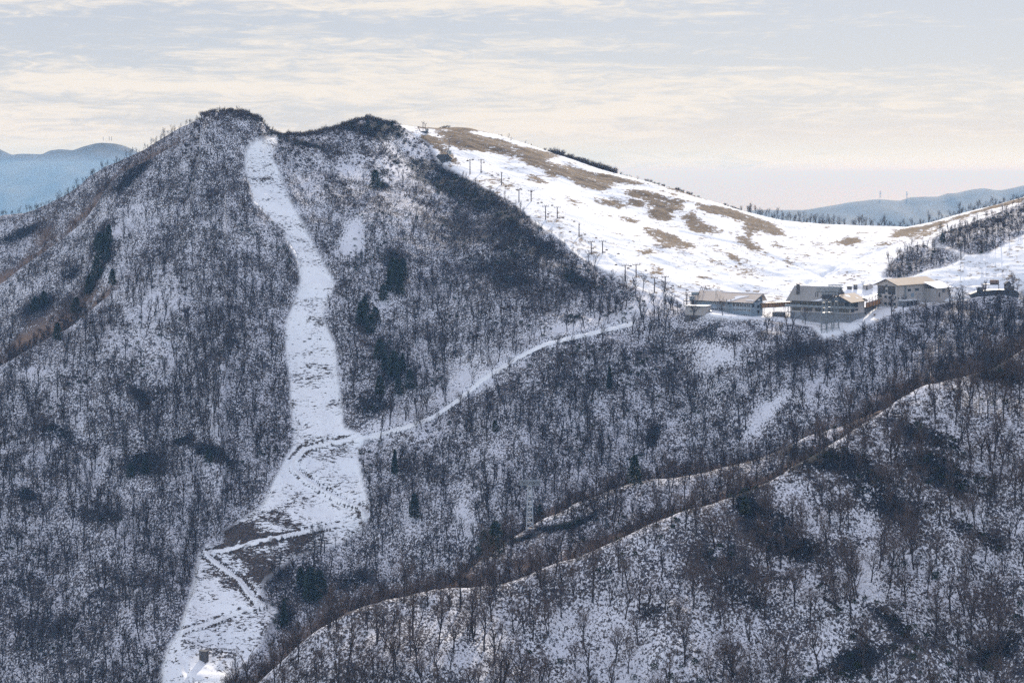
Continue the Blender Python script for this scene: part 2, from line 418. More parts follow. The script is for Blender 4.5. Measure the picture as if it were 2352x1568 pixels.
LIGHTS = [(850,375,150,22,.05,.8),(800,560,40,45,-.4,1),(720,440,60,60,.8,.4),(940,330,60,30,.9,.8),(1300,755,120,35,-.3,.8),(1060,870,110,40,-.5,.7),(1480,700,60,25,-.3,.8),
 (900,960,90,20,-.4,.5),(1650,800,70,50,0,.6),(1765,950,40,22,-.7,.9),(1060,1180,25,60,-.3,.7),(1920,1010,22,40,-.5,.8),(2000,1310,30,60,.4,.8),(1980,1180,30,70,.1,.5),
 (350,680,90,50,0,.4),(300,520,60,30,-.3,.5),(320,790,70,40,0,.4),(1640,1290,18,40,.2,.7),(1200,1450,300,60,0,.35),(80,860,70,30,0,.4),(420,1230,60,40,0,.3),(2250,1160,25,80,.1,.5)]
PLAIN = np.array([(K * 0)])


def field(P, Q, lst):
    f = np.zeros(P.shape)
    P = P + 16 * fbm(XX / 24, YY / 24, 301, 3); Q = Q + 16 * fbm(XX / 24, YY / 24, 311, 3)
    for cx, cy, rx, ry, sl_, st in lst:
        dx = P - cx * K; dy = Q - cy * K - sl_ * dx
        f = np.maximum(f, st * np.exp(-(((dx / (rx * K)) ** 2 + (dy / (ry * K)) ** 2)) ** 1.3))
    return f


def rows(): return HY - F * Z / YY
PPX = np.repeat(PX[None, :], NR, 0)
QY = rows()
mainl = (LID == 0)
ski = poly_mask(PPX, QY, SKI) & mainl
for s_ in STRIP: ski &= ~poly_mask(PPX, QY, s_)
piste = poly_mask(PPX, QY, PISTE) & mainl
openm = blur((ski | piste).astype(float), 5)
# landform noise: gullies and knolls in the woods, gentle rolls on the open slopes
crestd = np.abs(np.where(mainl, (YY - isoY[6][None, :]), 60))
damp = 1 - 0.7 * np.exp(-(crestd / 30) ** 2)
for pts_ in (CPT, DPT, A1PT, A0PT):
    _, _, Yc_ = ridge(pts_, .5, .5)
    damp *= 1 - 0.75 * np.exp(-((YY - Yc_[None, :]) / 34) ** 2)
lodge_z = np.exp(-((PPX - 815) / 110) ** 4 - ((YY / S - 895) / 26) ** 4)
n_big = fbm(XX / 85 + YY / 400, YY / 140, 11, 3)
n_mid = fbm(XX / 26 + 3, YY / 40, 23, 3)
Z += (1 - openm) * damp * (n_big * 13 + n_mid * 4.0) * (1 - lodge_z)
Z += openm * (1 - lodge_z) * damp * (fbm(XX / 60, YY / 60, 31, 3) * 3.5)
# piste: a dished run with bumps; ski slope: low furrows
pisteb = blur(piste.astype(float), 8)
for ln in ([(1846,655),(1945,603),(2050,560),(2180,500)], [(1853,658),(1952,606),(2057,563),(2187,503)], [(1580,690),(1480,640),(1400,590),(1330,540)], [(1900,640),(1800,600),(1700,560),(1560,530)], [(2180,660),(2260,648),(2360,640)], [(2100,690),(2210,684),(2352,655)]):
    dt_, _ = line_dist(PPX, rows(), ln); Z -= mainl * .8 * np.exp(-(dt_ / 1.0) ** 2)
skib0 = blur(ski.astype(float), 8)
Z += skib0 * (1 - lodge_z) * damp * (fbm(XX / 30 + YY / 55, YY / 22, 61, 4) * 2.4)
Z += pisteb * (fbm(XX / 16, YY / 14, 41, 3) * 2.6 - 0.6)
Z += (fbm(XX / 7, YY / 7, 51, 3) * 0.7) * (1 - openm * .75) * (1 - lodge_z)
# benches of the roads
roadm = np.zeros(Z.shape); bankm = np.zeros(Z.shape)
QY = rows()
for ln, wd in ROADS:
    d, sg_ = line_dist(PPX, QY, ln)
    Z += mainl * 2.3 * np.clip(sg_ / (wd * K), -1, 1) * np.exp(-(d / (wd * K * 1.9)) ** 4)
for ln, wd in ROADS:
    d, sg_ = line_dist(PPX, rows(), ln)
    roadm = np.maximum(roadm, np.clip(1.35 - d / (wd * K), 0, 1) * mainl)
    bankm = np.maximum(bankm, np.maximum(np.exp(-((-sg_ / (wd * K) - 1.5) / .5) ** 2), .8 * np.exp(-((sg_ / (wd * K) - 1.5) / .45) ** 2)) * (d < wd * K * 3) * mainl)
# outer skirts fall away to the lowland
for c in range(NC):
    o = max(0, -300 - PX[c], PX[c] - 1330)
    if o > 0: Z[:, c] -= o * 0.25
Z = np.maximum(Z, -838)
QY = rows()


def grid_at(A, X, Y):
    X = np.asarray(X, float); Y = np.asarray(Y, float)
    p = 512 + F * X / Y
    ci = np.clip(np.searchsorted(PX, p) - 1, 0, NC - 2); ri = np.clip(np.searchsorted(YR, Y) - 1, 0, NR - 2)
    tc = np.clip((p - PX[ci]) / (PX[ci + 1] - PX[ci]), 0, 1); tr = np.clip((Y - YR[ri]) / (YR[ri + 1] - YR[ri]), 0, 1)
    return (A[ri, ci] * (1 - tc) + A[ri, ci + 1] * tc) * (1 - tr) + (A[ri + 1, ci] * (1 - tc) + A[ri + 1, ci + 1] * tc) * tr


def zat(x, y): return float(grid_at(Z, [x], [y])[0])


def hit(x2, y2, ymin=0.0):
    """first ground point under a point of the photograph (2352 px wide frame)"""
    p = x2 * K; q = y2 * K
    ci = np.clip(np.searchsorted(PX, p) - 1, 0, NC - 2); t = (p - PX[ci]) / (PX[ci + 1] - PX[ci])
    col = QY[:, ci] * (1 - t) + QY[:, ci + 1] * t
    ok = np.where((col <= q) & (YR >= ymin * S))[0]
    r = ok[0] if len(ok) else np.argmin(np.where(YR >= ymin * S, col, 1e9))
    Yh = YR[r]
    if r > 0 and len(ok) and col[r - 1] > q:
        f = (col[r - 1] - q) / max(1e-6, col[r - 1] - col[r]); Yh = YR[r - 1] + f * (YR[r] - YR[r - 1])
    X = (p - 512) / F * Yh
    return Vector((X, Yh, zat(X, Yh)))


# surface cover attributes
ski = poly_mask(PPX, QY, SKI) & mainl
for s_ in STRIP: ski &= ~poly_mask(PPX, QY, s_)
piste = poly_mask(PPX, QY, PISTE) & mainl
openm = blur((ski | piste).astype(float), 1)
skib = blur(ski.astype(float), 1)
grass = np.zeros(Z.shape)
for g in GRASS: grass = np.maximum(grass, poly_mask(PPX, QY, g) * 1.0)
for g in SPARSE: grass = np.maximum(grass, poly_mask(PPX, QY, g) * 0.85)
grass = blur(grass * mainl, 14)
dark = field(PPX, QY, DARKS); light = field(PPX, QY, LIGHTS)
scrubm = np.zeros(Z.shape)
for g in ([(470,1262),(500,1228),(570,1180),(660,1192),(770,1195),(700,1212),(600,1233),(520,1256)], [(490,1278),(600,1250),(700,1230),(760,1222),(745,1250),(700,1290),(650,1330),(628,1380),(590,1355),(560,1320),(510,1288)],
          [(470,1290),(500,1308),(545,1340),(575,1372),(600,1384),(550,1372),(500,1330),(462,1310)], [(480,1440),(560,1408),(600,1400),(590,1412),(520,1440),(470,1462)]): scrubm = np.maximum(scrubm, poly_mask(PPX, QY, g) * 1.0)
scrubm = blur(scrubm * mainl, 9)
# bands of dense low wood just behind each crest line
band = np.zeros(Z.shape)
for pts, li, w0 in ((CPT, 1, 11), (DPT, 2, 10), (A1PT, 3, 26), (A0PT, 4, 26)):
    _, _, Yc = ridge(pts, .5, .5)
    d = YY - Yc[None, :]
    band = np.maximum(band, (LID == li) * np.clip(np.where(d > 3, 1.3 - (d - 3) / (w0 * S), 0), 0, 1))
for pts, li, w0, am in ((CPT, 2, 13, .95), (CPT, 0, 13, .95), (DPT, 0, 9, .8), (A1PT, 4, 17, 1.0), ('M', 3, 18, .9), ('M', 4, 12, .8)):
    pyc = isoP[6] if pts == 'M' else ridge(pts, .5, .5)[1]
    vis_ = np.clip((150 - PPX) / 60, 0, 1) if pts == 'M' else (np.clip((205 - PPX) / 70, 0, 1) * .8 if li == 4 else (PPX > 230) * (1.0 if pts is CPT else np.clip((960 - PPX) / 60, 0, 1)))
    w0 = w0 * np.maximum(1 + 1.6 * fbm(XX / 40, YY / 40, 401, 3), .3)
    band = np.maximum(band, (LID == li) * vis_ * am * np.clip(1.3 - (pyc[None, :] - QY) / w0, 0, 1) * (QY < pyc[None, :] + 6) * (.75 + 1.2 * fbm(XX / 12, YY / 12, 411, 3)))
d = isoY[6][None, :] - YY
a2 = (PPX < 195) & mainl
band = np.maximum(band, a2 * np.clip(np.where(d < -3, 1.2 - (-d) / 45, 0), 0, 1))
#band = np.maximum(band, (LID == 3) * np.clip(0.9 - np.abs(QY - np.interp(PPX, [0, 40, 100], [330, 280, 200])) / 40, 0, .6))


def make_terrain():
    me = bpy.data.meshes.new('hillside')
    co = np.stack([XX, YY, Z], -1).reshape(-1, 3).astype(np.float32)
    me.vertices.add(NR * NC); me.vertices.foreach_set('co', co.ravel())
    i = (np.arange(NR - 1)[:, None] * NC + np.arange(NC - 1)[None, :]).ravel()
    q = np.stack([i, i + 1, i + NC + 1, i + NC], 1).astype(np.int32)
    me.loops.add(q.size); me.loops.foreach_set('vertex_index', q.ravel())
    me.polygons.add(len(q)); me.polygons.foreach_set('loop_start', np.arange(0, q.size, 4, dtype=np.int32))
    me.polygons.foreach_set('use_smooth', np.ones(len(q), bool))
    me.update(calc_edges=True)
    for nm, A in (('open', openm), ('grass', grass), ('dark', dark), ('light', light), ('road', roadm), ('band', band), ('ski', skib), ('bank', bankm), ('scrub', scrubm), ('near', blur((LID == 1) * 1.0, 2))):
        at = me.attributes.new(nm, 'FLOAT', 'POINT'); at.data.foreach_set('value', A.ravel().astype(np.float32))
    m = bpy.data.materials.new('snowy_ground'); m.use_nodes = True; t = NT(m.node_tree)
    P = t.n('ShaderNodeNewGeometry').outputs['Position']
    A = lambda n: t.n('ShaderNodeAttribute', attribute_name=n).outputs['Fac']
    op, gr, dk, lt, rd, bd, sk, bk, sc, nr = (A(n) for n in ('open', 'grass', 'dark', 'light', 'road', 'band', 'ski', 'bank', 'scrub', 'near'))
    fine = t.noise(P, 1.25, 5.0, 0.72, (1, .62, .55), 0.6)                  # leaf litter, rock and stems through thin snow
    mid = t.noise(P, 0.085, 4.0, 0.6, (1, .8, .7))
    big = t.noise(P, 0.022, 3.0, 0.5)
    v = t.m('ADD', t.m('MULTIPLY', fine, 0.90), t.m('ADD', t.m('MULTIPLY', mid, 0.32), t.m('MULTIPLY', big, 0.16)))
    v = t.m('ADD', v, t.m('MULTIPLY', dk, 0.17))
    v = t.m('SUBTRACT', v, t.m('MULTIPLY', lt, 0.13))
    v = t.m('ADD', v, t.m('MULTIPLY', bd, 0.12))
    v = t.m('SUBTRACT', v, t.m('MULTIPLY', nr, t.m('MULTIPLY', t.m('SUBTRACT', 1.0, dk), 0.008)))
    cover = t.ss(v, 0.636, 0.70)
    cover = t.m('MULTIPLY', cover, t.m('SUBTRACT', 1.0, op))
    litter = t.mix(t.ss(t.noise(P, 0.3, 3.0), .35, .65), (0.042, 0.040, 0.048), (0.095, 0.08, 0.075))
    litter = t.mix(t.ss(dk, .15, .6), litter, (0.018, 0.02, 0.024))
    litter = t.mix(bd, litter, t.mix(t.ss(fine, .35, .65), (0.15, 0.10, 0.075), (0.30, 0.21, 0.155)))  # ground of the crest belts coloured lighter, as if sunlit
    # piste: tufts and stones lined up across the fall line
    tuft = t.noise(P, 1.35, 5.0, 0.70, (.34, .34, 1.1), 0.5)
    tm = t.noise(P, 0.09, 3.0, 0.6, (.5, .5, 1.6))
    tv = t.m('ADD', t.m('ADD', t.m('MULTIPLY', tuft, 0.95), t.m('MULTIPLY', tm, 0.6)), t.m('ADD', t.m('MULTIPLY', dk, 0.30), t.m('ADD', t.m('MULTIPLY', bk, 0.22), t.m('MULTIPLY', sc, 0.08))))
    tc = t.m('MULTIPLY', t.ss(tv, 0.83, 0.895), t.m('MULTIPLY', op, t.m('SUBTRACT', 1.0, sk)))
    # dry grass on the ski slope
    gs = t.noise(P, 0.55, 7.0, 0.75, (.42, .25, 1.3), 0.4, (5, 3, 1))
    gm = t.noise(P, 0.045, 3.0, 0.55, (1.0, .55, 1), 0.3)
    gv = t.m('ADD', t.m('MULTIPLY', gr, 0.36), t.m('ADD', t.m('MULTIPLY', gs, 1.6), t.m('MULTIPLY', gm, 0.75)))
    gc = t.m('MULTIPLY', t.ss(gv, 1.275, 1.395), sk)
    gcol = t.mix(t.ss(gs, .35, .7), (0.10, 0.073, 0.048), (0.25, 0.18, 0.11))
    stone = t.mix(t.ss(t.noise(P, 0.8, 3.0), .4, .6), (0.04, 0.035, 0.035), (0.10, 0.075, 0.062))
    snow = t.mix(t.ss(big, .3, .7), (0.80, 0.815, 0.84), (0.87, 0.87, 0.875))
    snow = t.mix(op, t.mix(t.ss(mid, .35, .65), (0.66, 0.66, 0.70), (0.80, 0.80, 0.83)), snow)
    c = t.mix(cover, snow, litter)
    c = t.mix(tc, c, stone)
    c = t.mix(gc, c, gcol)
    rn = t.ss(t.m('ADD', rd, t.m('MULTIPLY', t.noise(P, 0.35, 4.0, 0.65), 0.9)), 0.80, 1.05)
    c = t.mix(rn, c, (0.86, 0.865, 0.87))
    anyc = t.m('MAXIMUM', t.m('MAXIMUM', cover, tc), gc)
    hgt = t.m('ADD', t.m('MULTIPLY', t.noise(P, 0.22, 5.0, 0.6, (1, .6, 1)), 1.2), t.m('MULTIPLY', anyc, 0.25))
    bp = t.n('ShaderNodeBump', {'Height': hgt, 'Strength': 0.5, 'Distance': 0.8})
    b = t.n('ShaderNodeBsdfPrincipled', {'Base Color': c, 'Roughness': 0.9, 'Specular IOR Level': 0.03, 'Normal': bp.outputs[0]})
    t.n('ShaderNodeOutputMaterial', {'Surface': b.outputs[0]})
    me.materials.append(m)
    o = bpy.data.objects.new('mountain_terrain', me); COL.objects.link(o)
    tag(o, 'snow covered mountain with steep wooded slopes, cleared runs and a zigzag road', kind='structure')


make_terrain()


# ------------------------------------------------------------------ lowland, sea and far ranges
def sheet(name, x0, x1, y0, y1, z, m, label):
    o = MB().add([(x0, y0, z), (x1, y0, z), (x1, y1, z), (x0, y1, z)], [(0, 1, 2, 3)]).build(name, m)
    tag(o, label, kind='structure'); return o


def landmat(name, c0, c1, sc, rough=0.9, spec=0.1):
    m = bpy.data.materials.new(name); m.use_nodes = True; t = NT(m.node_tree)
    P = t.n('ShaderNodeNewGeometry').outputs['Position']
    f = t.ss(t.noise(P, sc, 6.0, 0.6), 0.4, 0.62)
    b = t.n('ShaderNodeBsdfPrincipled', {'Base Color': t.mix(f, c0, c1), 'Roughness': rough, 'Specular IOR Level': spec})
    t.n('ShaderNodeOutputMaterial', {'Surface': b.outputs[0]}); return m


sheet('lowland', -60000, 60000, -3000, 26000, -840, landmat('lowland_fields', (.07, .08, .07), (.30, .30, .31), .0007), 'pale hazy lowland far below the mountain')
sheet('sea', -250000, 250000, 26000, 420000, -840, landmat('sea_water', (.05, .06, .07), (.07, .08, .09), .0004, .8, .28), 'flat sea fading into the bright haze at the horizon')


def far_range(name, prof, Y0, depth, base, label, seed):
    """a far mountain range: skyline traced, real relief and foothills behind and before it"""
    p = np.array(prof, float); n = 260; m = 60
    xs = np.linspace(p[0, 0], p[-1, 0], n); py = np.interp(xs, p[:, 0], p[:, 1])
    zc = (HY - py) / F * Y0; X = (xs - 512) / F * Y0
    v = np.linspace(-1, 1, m)
    XXr = np.repeat(X[None], m, 0) + v[:, None] * depth * 0.0; YYr = Y0 + v[:, None] * depth + 0 * XXr
    w = (1 - np.abs(v[:, None]) ** 0.8)
    spur = fbm(XXr / (depth * .22), YYr / (depth * .5), seed, 4)
    H = base + (zc[None] - base) * w + spur * (zc[None] - base) * 0.55 * np.clip(np.abs(v[:, None]) * 2.2, 0, 1) * (1 - np.abs(v[:, None]))
    b = MB()
    b.v = [(float(a), float(c), float(h)) for a, c, h in zip(XXr.ravel(), YYr.ravel(), H.ravel())]
    b.f = [(i * n + j, i * n + j + 1, (i + 1) * n + j + 1, (i + 1) * n + j) for i in range(m - 1) for j in range(n - 1)]
    o = b.build(name, MATS['far_wood'], smooth=True)
    tag(o, label, kind='structure')


MATS['far_wood'] = landmat('far_wood', (.035, .045, .04), (.075, .08, .07), .004)
far_range('hills', [(-420,190),(-260,150),(-120,160),(-60,130),(-20,133),(0,146),(11,151),(22,150),(44,151),(52,147),(62,146),(75,147),(85,143),(92,141),(98,139.5),(104,139),(114,139.5),(122,141),(132,145),(145,152),(165,163),(200,180),(280,205)],
          21000, 5200, -840, 'blue rounded mountain fading in the haze behind the left ridge', 61)
far_range('hills', [(600,250),(680,216),(735,209),(748,208),(760,206.5),(775,207),(806,207),(830,203),(850,199.4),(874,196.5),(883.5,196.5),(895,197.5),(902.6,197.2),(911,194),(922.7,193),(939,193),(949.5,189.4),(956,189.8),(972.5,186.3),(984,184.6),(993.5,186.3),(1003,186.3),(1024,181),(1080,172),(1200,178),(1400,200)],
          14500, 3600, -840, 'long blue range fading in the haze behind the right saddle', 71)

# ------------------------------------------------------------------ trees
def grow(seed, h=15.0, kind='oak', slim=False):
    """bare broadleaf tree; returns (trunk MB, crown MB)"""
    r = random.Random(seed); T = MB(); Cn = MB()
    def branch(p, d, L, rad, lvl):
        segs = 3 if lvl < 3 else 2
        pts = [p]; dd = d.copy(); q = p.copy()
        for i in range(segs):
            dd = (dd + Vector((r.uniform(-.22, .22), r.uniform(-.22, .22), r.uniform(-.02, .22)))).normalized()
            q = q + dd * (L / segs); pts.append(q.copy())
        rr = [rad * (1 - .55 * i / segs) for i in range(segs + 1)]
        (T if lvl <= 1 else Cn).tube(pts, rr, 5 if lvl == 0 else (4 if lvl == 1 else 3), caps=False)
        if lvl >= 4: return
        k = {0: 0, 1: r.randint(3, 4), 2: r.randint(3, 4), 3: 4}[lvl] if slim else {0: 0, 1: r.randint(3, 5), 2: 4, 3: 4}[lvl]
        for i in range(k):
            t = 0.25 + 0.75 * (i + r.random()) / k
            a = min(int(t * segs), segs - 1); f = t * segs - a
            pp = pts[a].lerp(pts[a + 1], f)
            ax = Vector((r.gauss(0, 1), r.gauss(0, 1), r.gauss(0, .45))).normalized()
            nd = (dd * r.uniform(.55, .9) + ax * r.uniform(.5, .9)).normalized()
            nl = L * r.uniform(.42, .66) * (.9 if slim else 1)
            branch(pp, nd, nl, max(rad * .48, {2: .06, 3: .04, 4: .028}.get(lvl + 1, .02)), lvl + 1)
    lean = Vector((r.uniform(-.14, .14), r.uniform(-.14, .14), 1)).normalized()
    stems = 1 if kind != 'multi' else r.choice([2, 3])
    for s_ in range(stems):
        pts = [Vector((0, 0, -0.8))]; d = lean.copy()
        if stems > 1: d = (d + Vector((r.uniform(-.35, .35), r.uniform(-.35, .35), 0))).normalized()
        th = h * (r.uniform(.42, .52) if kind != 'tall' else .66); q = Vector((0, 0, 0)); pts.append(q.copy())
        for i in range(5):
            d = (d + Vector((r.uniform(-.1, .1), r.uniform(-.1, .1), .06))).normalized(); q = q + d * th / 5; pts.append(q.copy())
        r0 = (0.30 if stems == 1 else 0.21) * (1.1 if slim else 1)
        rr = [r0 * 1.5] + [r0 * (1 - .5 * i / 5) for i in range(6)]
        T.tube(pts, rr, 6, caps=False)
        nl = (r.randint(6, 8) if stems == 1 else 4) - (1 if slim else 0)
        for i in range(nl):
            t = .5 + .5 * i / (nl - 1); a = min(int(1 + t * 5), 5); f = 1 + t * 5 - a
            pp = pts[a].lerp(pts[a + 1], min(f, 1))
            an = i * 2.4 + r.random(); out = r.uniform(.35, .75) * (.62 if slim else 1) * (1.15 - .6 * (i == nl - 1))
            nd = Vector((math.cos(an) * out, math.sin(an) * out, 1 - .25 * r.random())).normalized() if kind != 'tall' else Vector((math.cos(an) * .5, math.sin(an) * .5, .9)).normalized()
            branch(pp, nd, h * r.uniform(.30, .42) * (1 if kind != 'tall' else .72), .10 * r0 / .2, 1)
    return T, Cn


def bush(seed, h=2.4, n=70, leaf=False):
    r = random.Random(seed); b = MB()
    for i in range(n):
        a = r.uniform(0, 6.28); rr = r.uniform(0, .35) * h
        p = Vector((math.cos(a) * rr, math.sin(a) * rr, -.3)); d = Vector((math.cos(a) * r.uniform(.1, .8), math.sin(a) * r.uniform(.1, .8), 1)).normalized()
        L = h * r.uniform(.6, 1.1); q = p + d * L * .5; e = q + (d + Vector((r.uniform(-.4, .4), r.uniform(-.4, .4), 0))).normalized() * L * .5
        b.tube([p, q, e], [.045, .032, .02], 3, caps=False)
        for k in range(3):
            s0 = q.lerp(e, r.random()); dd = (d + Vector((r.gauss(0, .6), r.gauss(0, .6), r.gauss(0, .3)))).normalized()
            b.tube([s0, s0 + dd * L * .35], [.026, .014], 3, caps=False)
    return b


def leafclump(seed, h=1.4, w=1.6, n=150):
    r = random.Random(seed); b = MB()
    for i in range(n):
        a = r.uniform(0, 6.28); u = r.random() ** .5; zz = r.random()
        c = Vector((math.cos(a) * u * w * (1 - .5 * zz), math.sin(a) * u * w * (1 - .5 * zz), zz * h))
        s_ = r.uniform(.12, .30); n1 = Vector((r.gauss(0, 1), r.gauss(0, 1), r.gauss(0, 1))).normalized(); n2 = n1.orthogonal().normalized()
        b.add([c + n1 * s_, c + n2 * s_ * .6, c - n1 * s_, c - n2 * s_ * .6], [(0, 1, 2, 3)])
    return b


def conifer(seed, h=14, w=4.0, rnd=0.0):
    r = random.Random(seed); T = MB(); b = MB()
    T.tube([(0, 0, -1), (0, 0, h * .5), (0, 0, h * .97)], [.32, .2, .04], 6)
    n = int(950 * (h / 14))
    for i in range(n):
        t = r.random() ** .8; zz = h * (.10 + .90 * t)
        prof = (1 - t) ** (.8 if not rnd else .45) * (1 if t > .12 else .7 + t * 2.5)
        a = r.uniform(0, 6.28); lob = 1 + .22 * math.sin(a * 3 + seed) + .15 * math.sin(zz * 1.7 + a * 2)
        u = (r.random() ** .45) * w * .5 * prof * lob
        c = Vector((math.cos(a) * u, math.sin(a) * u, zz - .18 * u)); s_ = r.uniform(.42, .95)
        o = Vector((math.cos(a), math.sin(a), -.25)).normalized(); n2 = Vector((r.gauss(0, 1), r.gauss(0, 1), r.gauss(0, 1))).normalized()
        b.add([c + o * s_, c + n2 * s_ * .5, c - o * s_, c - n2 * s_ * .5], [(0, 1, 2, 3)])
    for k in range(14):
        t = .12 + .8 * k / 14; a = k * 2.4; L = w * .42 * (1 - t)
        T.tube([(0, 0, h * t), (math.cos(a) * L, math.sin(a) * L, h * t - .1)], [.07, .02], 3)
    return T, b


PROTO = []; SLIM = []
for i in range(10):
    kd = ['oak', 'oak', 'multi', 'tall', 'oak', 'multi', 'oak', 'tall', 'oak', 'oak'][i]
    T, Cn = grow(100 + i, [15, 14, 12, 16, 13, 11, 16, 15, 12, 14][i], kd)
    PROTO.append((T.mesh('trunk', bark), Cn.mesh('crown', twigm)))


for i in range(9):
    T, Cn = grow(200 + i, [15, 14, 13, 16, 12, 14, 16, 11, 13][i], ['oak', 'multi', 'tall', 'oak', 'multi', 'tall', 'oak', 'oak', 'tall'][i], True)
    SLIM.append((T.mesh('trunk', bark), Cn.mesh('crown', twigm)))


def source_collection(name, meshes):
    c = bpy.data.collections.new(name)
    for i, ms in enumerate(meshes):
        o = bpy.data.objects.new('%s_source_%02d' % (name, i), ms); c.objects.link(o)
    return c


def joined(ms, mats_):
    bm = bmesh.new()
    for k, m_ in enumerate(ms):
        n0 = len(bm.faces); bm.from_mesh(m_); bm.faces.ensure_lookup_table()
        for f in bm.faces[n0:]: f.material_index = k
    me = bpy.data.meshes.new('tree_source'); bm.to_mesh(me); bm.free()
    me.materials.clear()
    for m_ in mats_: me.materials.append(m_)
    return me


def scatter(name, coll, pts, rot, scl, idx, label, lean=0.0):
    """one stuff object whose plants are geometry-node instances on its points"""
    me = bpy.data.meshes.new(name); me.vertices.add(len(pts)); me.vertices.foreach_set('co', np.asarray(pts, np.float32).ravel())
    n = len(pts); rv = np.zeros((n, 3), np.float32); rv[:, 2] = rot
    rv[:, 0] = RNG.normal(0, lean, n) if lean else 0; rv[:, 1] = RNG.normal(0, lean, n) if lean else 0
    a = me.attributes.new('rot', 'FLOAT_VECTOR', 'POINT'); a.data.foreach_set('vector', rv.ravel())
    a = me.attributes.new('scl', 'FLOAT', 'POINT'); a.data.foreach_set('value', np.asarray(scl, np.float32))
    a = me.attributes.new('idx', 'INT', 'POINT'); a.data.foreach_set('value', np.asarray(idx, np.int32))
    o = bpy.data.objects.new(name, me); COL.objects.link(o)
    ng = bpy.data.node_groups.new(name, 'GeometryNodeTree')
    ng.interface.new_socket('Geometry', in_out='INPUT', socket_type='NodeSocketGeometry')
    ng.interface.new_socket('Geometry', in_out='OUTPUT', socket_type='NodeSocketGeometry')
    N = ng.nodes; L = ng.links
    gi = N.new('NodeGroupInput'); go = N.new('NodeGroupOutput')
    ci = N.new('GeometryNodeCollectionInfo'); ci.inputs[0].default_value = coll; ci.inputs[1].default_value = True; ci.inputs[2].default_value = True
    ip = N.new('GeometryNodeInstanceOnPoints'); ip.inputs['Pick Instance'].default_value = True
    def att(nm, dt):
        a_ = N.new('GeometryNodeInputNamedAttribute'); a_.data_type = dt; a_.inputs[0].default_value = nm; return a_.outputs[0]
    mp = N.new('GeometryNodeMeshToPoints')
    L.new(gi.outputs[0], mp.inputs[0]); L.new(mp.outputs[0], ip.inputs['Points']); L.new(ci.outputs[0], ip.inputs['Instance'])
    L.new(att('idx', 'INT'), ip.inputs['Instance Index']); L.new(att('scl', 'FLOAT'), ip.inputs['Scale'])
    e2r = N.new('FunctionNodeEulerToRotation'); L.new(att('rot', 'FLOAT_VECTOR'), e2r.inputs[0]); L.new(e2r.outputs[0], ip.inputs['Rotation'])
    L.new(ip.outputs[0], go.inputs[0])
    md = o.modifiers.new('scatter', 'NODES'); md.node_group = ng
    tag(o, label, kind='stuff')
    return o


def lattice(sp, x0, x1, y0, y1):
    gx, gy = np.meshgrid(np.arange(x0, x1, sp), np.arange(y0, y1, sp))
    gx = gx.ravel() + RNG.uniform(-.5, .5, gx.size) * sp; gy = gy.ravel() + RNG.uniform(-.5, .5, gy.size) * sp
    return gx, gy


def near_pts(gx, gy, lst, r):
    ok = np.ones(gx.shape, bool)
    for (x, y) in lst: ok &= np.hypot(gx - x, gy - y) > r
    return ok


EV = [(912,655,62,1,'upper right of the dark clump in the wood right of the run'),(893,668,50,0,'left of the dark clump in the wood right of the run'),(925,640,50,5,'rearmost of the dark clump in the wood right of the run'),(880,690,40,2,'lowest of the dark clump in the wood right of the run'),
      (829,745,55,1,'left in the dark gully right of the run'),(850,765,45,4,'right in the dark gully right of the run'),(872,826,50,2,'above the two greenish ones in the gully'),(905,866,62,1,'greenish upper one of the pair above the road'),(942,893,48,4,'greenish lower one of the pair above the road'),
      (862,432,44,2,'dark lone bush below the pale bowl'),(1458,1113,70,1,'round, standing alone on the small ridge in the centre'),(1138,1282,88,1,'taller of the pair left of the lattice pylon'),(1112,1276,62,4,'shorter of the pair left of the lattice pylon'),(1400,893,54,3,'slender pointed in the middle of the bare wood'),
      (714,1384,84,1,'broad, just right of the lower zigzag road'),(690,1350,50,5,'small, just right of the lower zigzag road'),(652,1440,66,3,'dark narrow beside the end of the zigzag'),(907,1090,60,3,'thin, in the wood right of the road bend'),(952,1190,60,5,'thin, lower in the wood right of the road bend'),(1137,990,28,2,'small dark in the wood below the road'),
      (132,780,42,4,'small, above the brown ridge at far left'),(238,600,66,1,'tallest in the dark gully at the left'),(222,640,50,2,'middle of the dark gully at the left'),(205,675,46,4,'lowest of the dark gully at the left'),(258,655,40,5,'right edge of the dark gully at the left'),(175,720,40,2,'lone one below the dark gully at the left'),
      (845,296,24,2,'bushy one on top of the wooded knoll left of summit'),(870,296,22,4,'second bushy one on the wooded knoll left of summit'),(900,296,20,5,'third bushy one on the wooded knoll left of summit'),(2165,556,24,2,'at the tip of the upper wooded strip on right'),(1711,1178,42,2,'dark low one on the foreground slope below the ridge'),(1240,1182,28,5,'small, right of the lattice pylon'),
      (902,632,44,4,'slightly behind the tallest of the dark clump right of the run'),(918,676,44,2,'lower right of the dark clump in the wood right of the run'),(838,722,44,5,'rearmost in the dark gully right of the run'),(862,742,40,2,'between the rearmost and right ones in the gully'),
      (884,852,44,5,'left of the greenish pair above the road'),(925,852,44,0,'behind the greenish pair above the road'),(915,905,40,2,'low one under the greenish pair above the road'),(872,905,46,4,'dark one nearest the run below the greenish pair'),
      (250,560,46,5,'top of the dark gully at the left'),(228,575,44,2,'second from top in the dark gully at the left'),(100,700,34,4,'in the dark hollow at the far left'),(80,712,34,2,'lower in the dark hollow at the far left'),
      (480,1062,34,2,'dark low one in the right thicket of the left wood'),(335,1088,40,4,'in the larger thicket of the left wood'),(300,1095,34,2,'left end of the larger thicket of the left wood'),(735,1362,56,2,'right of the broad one by the lower zigzag road')]
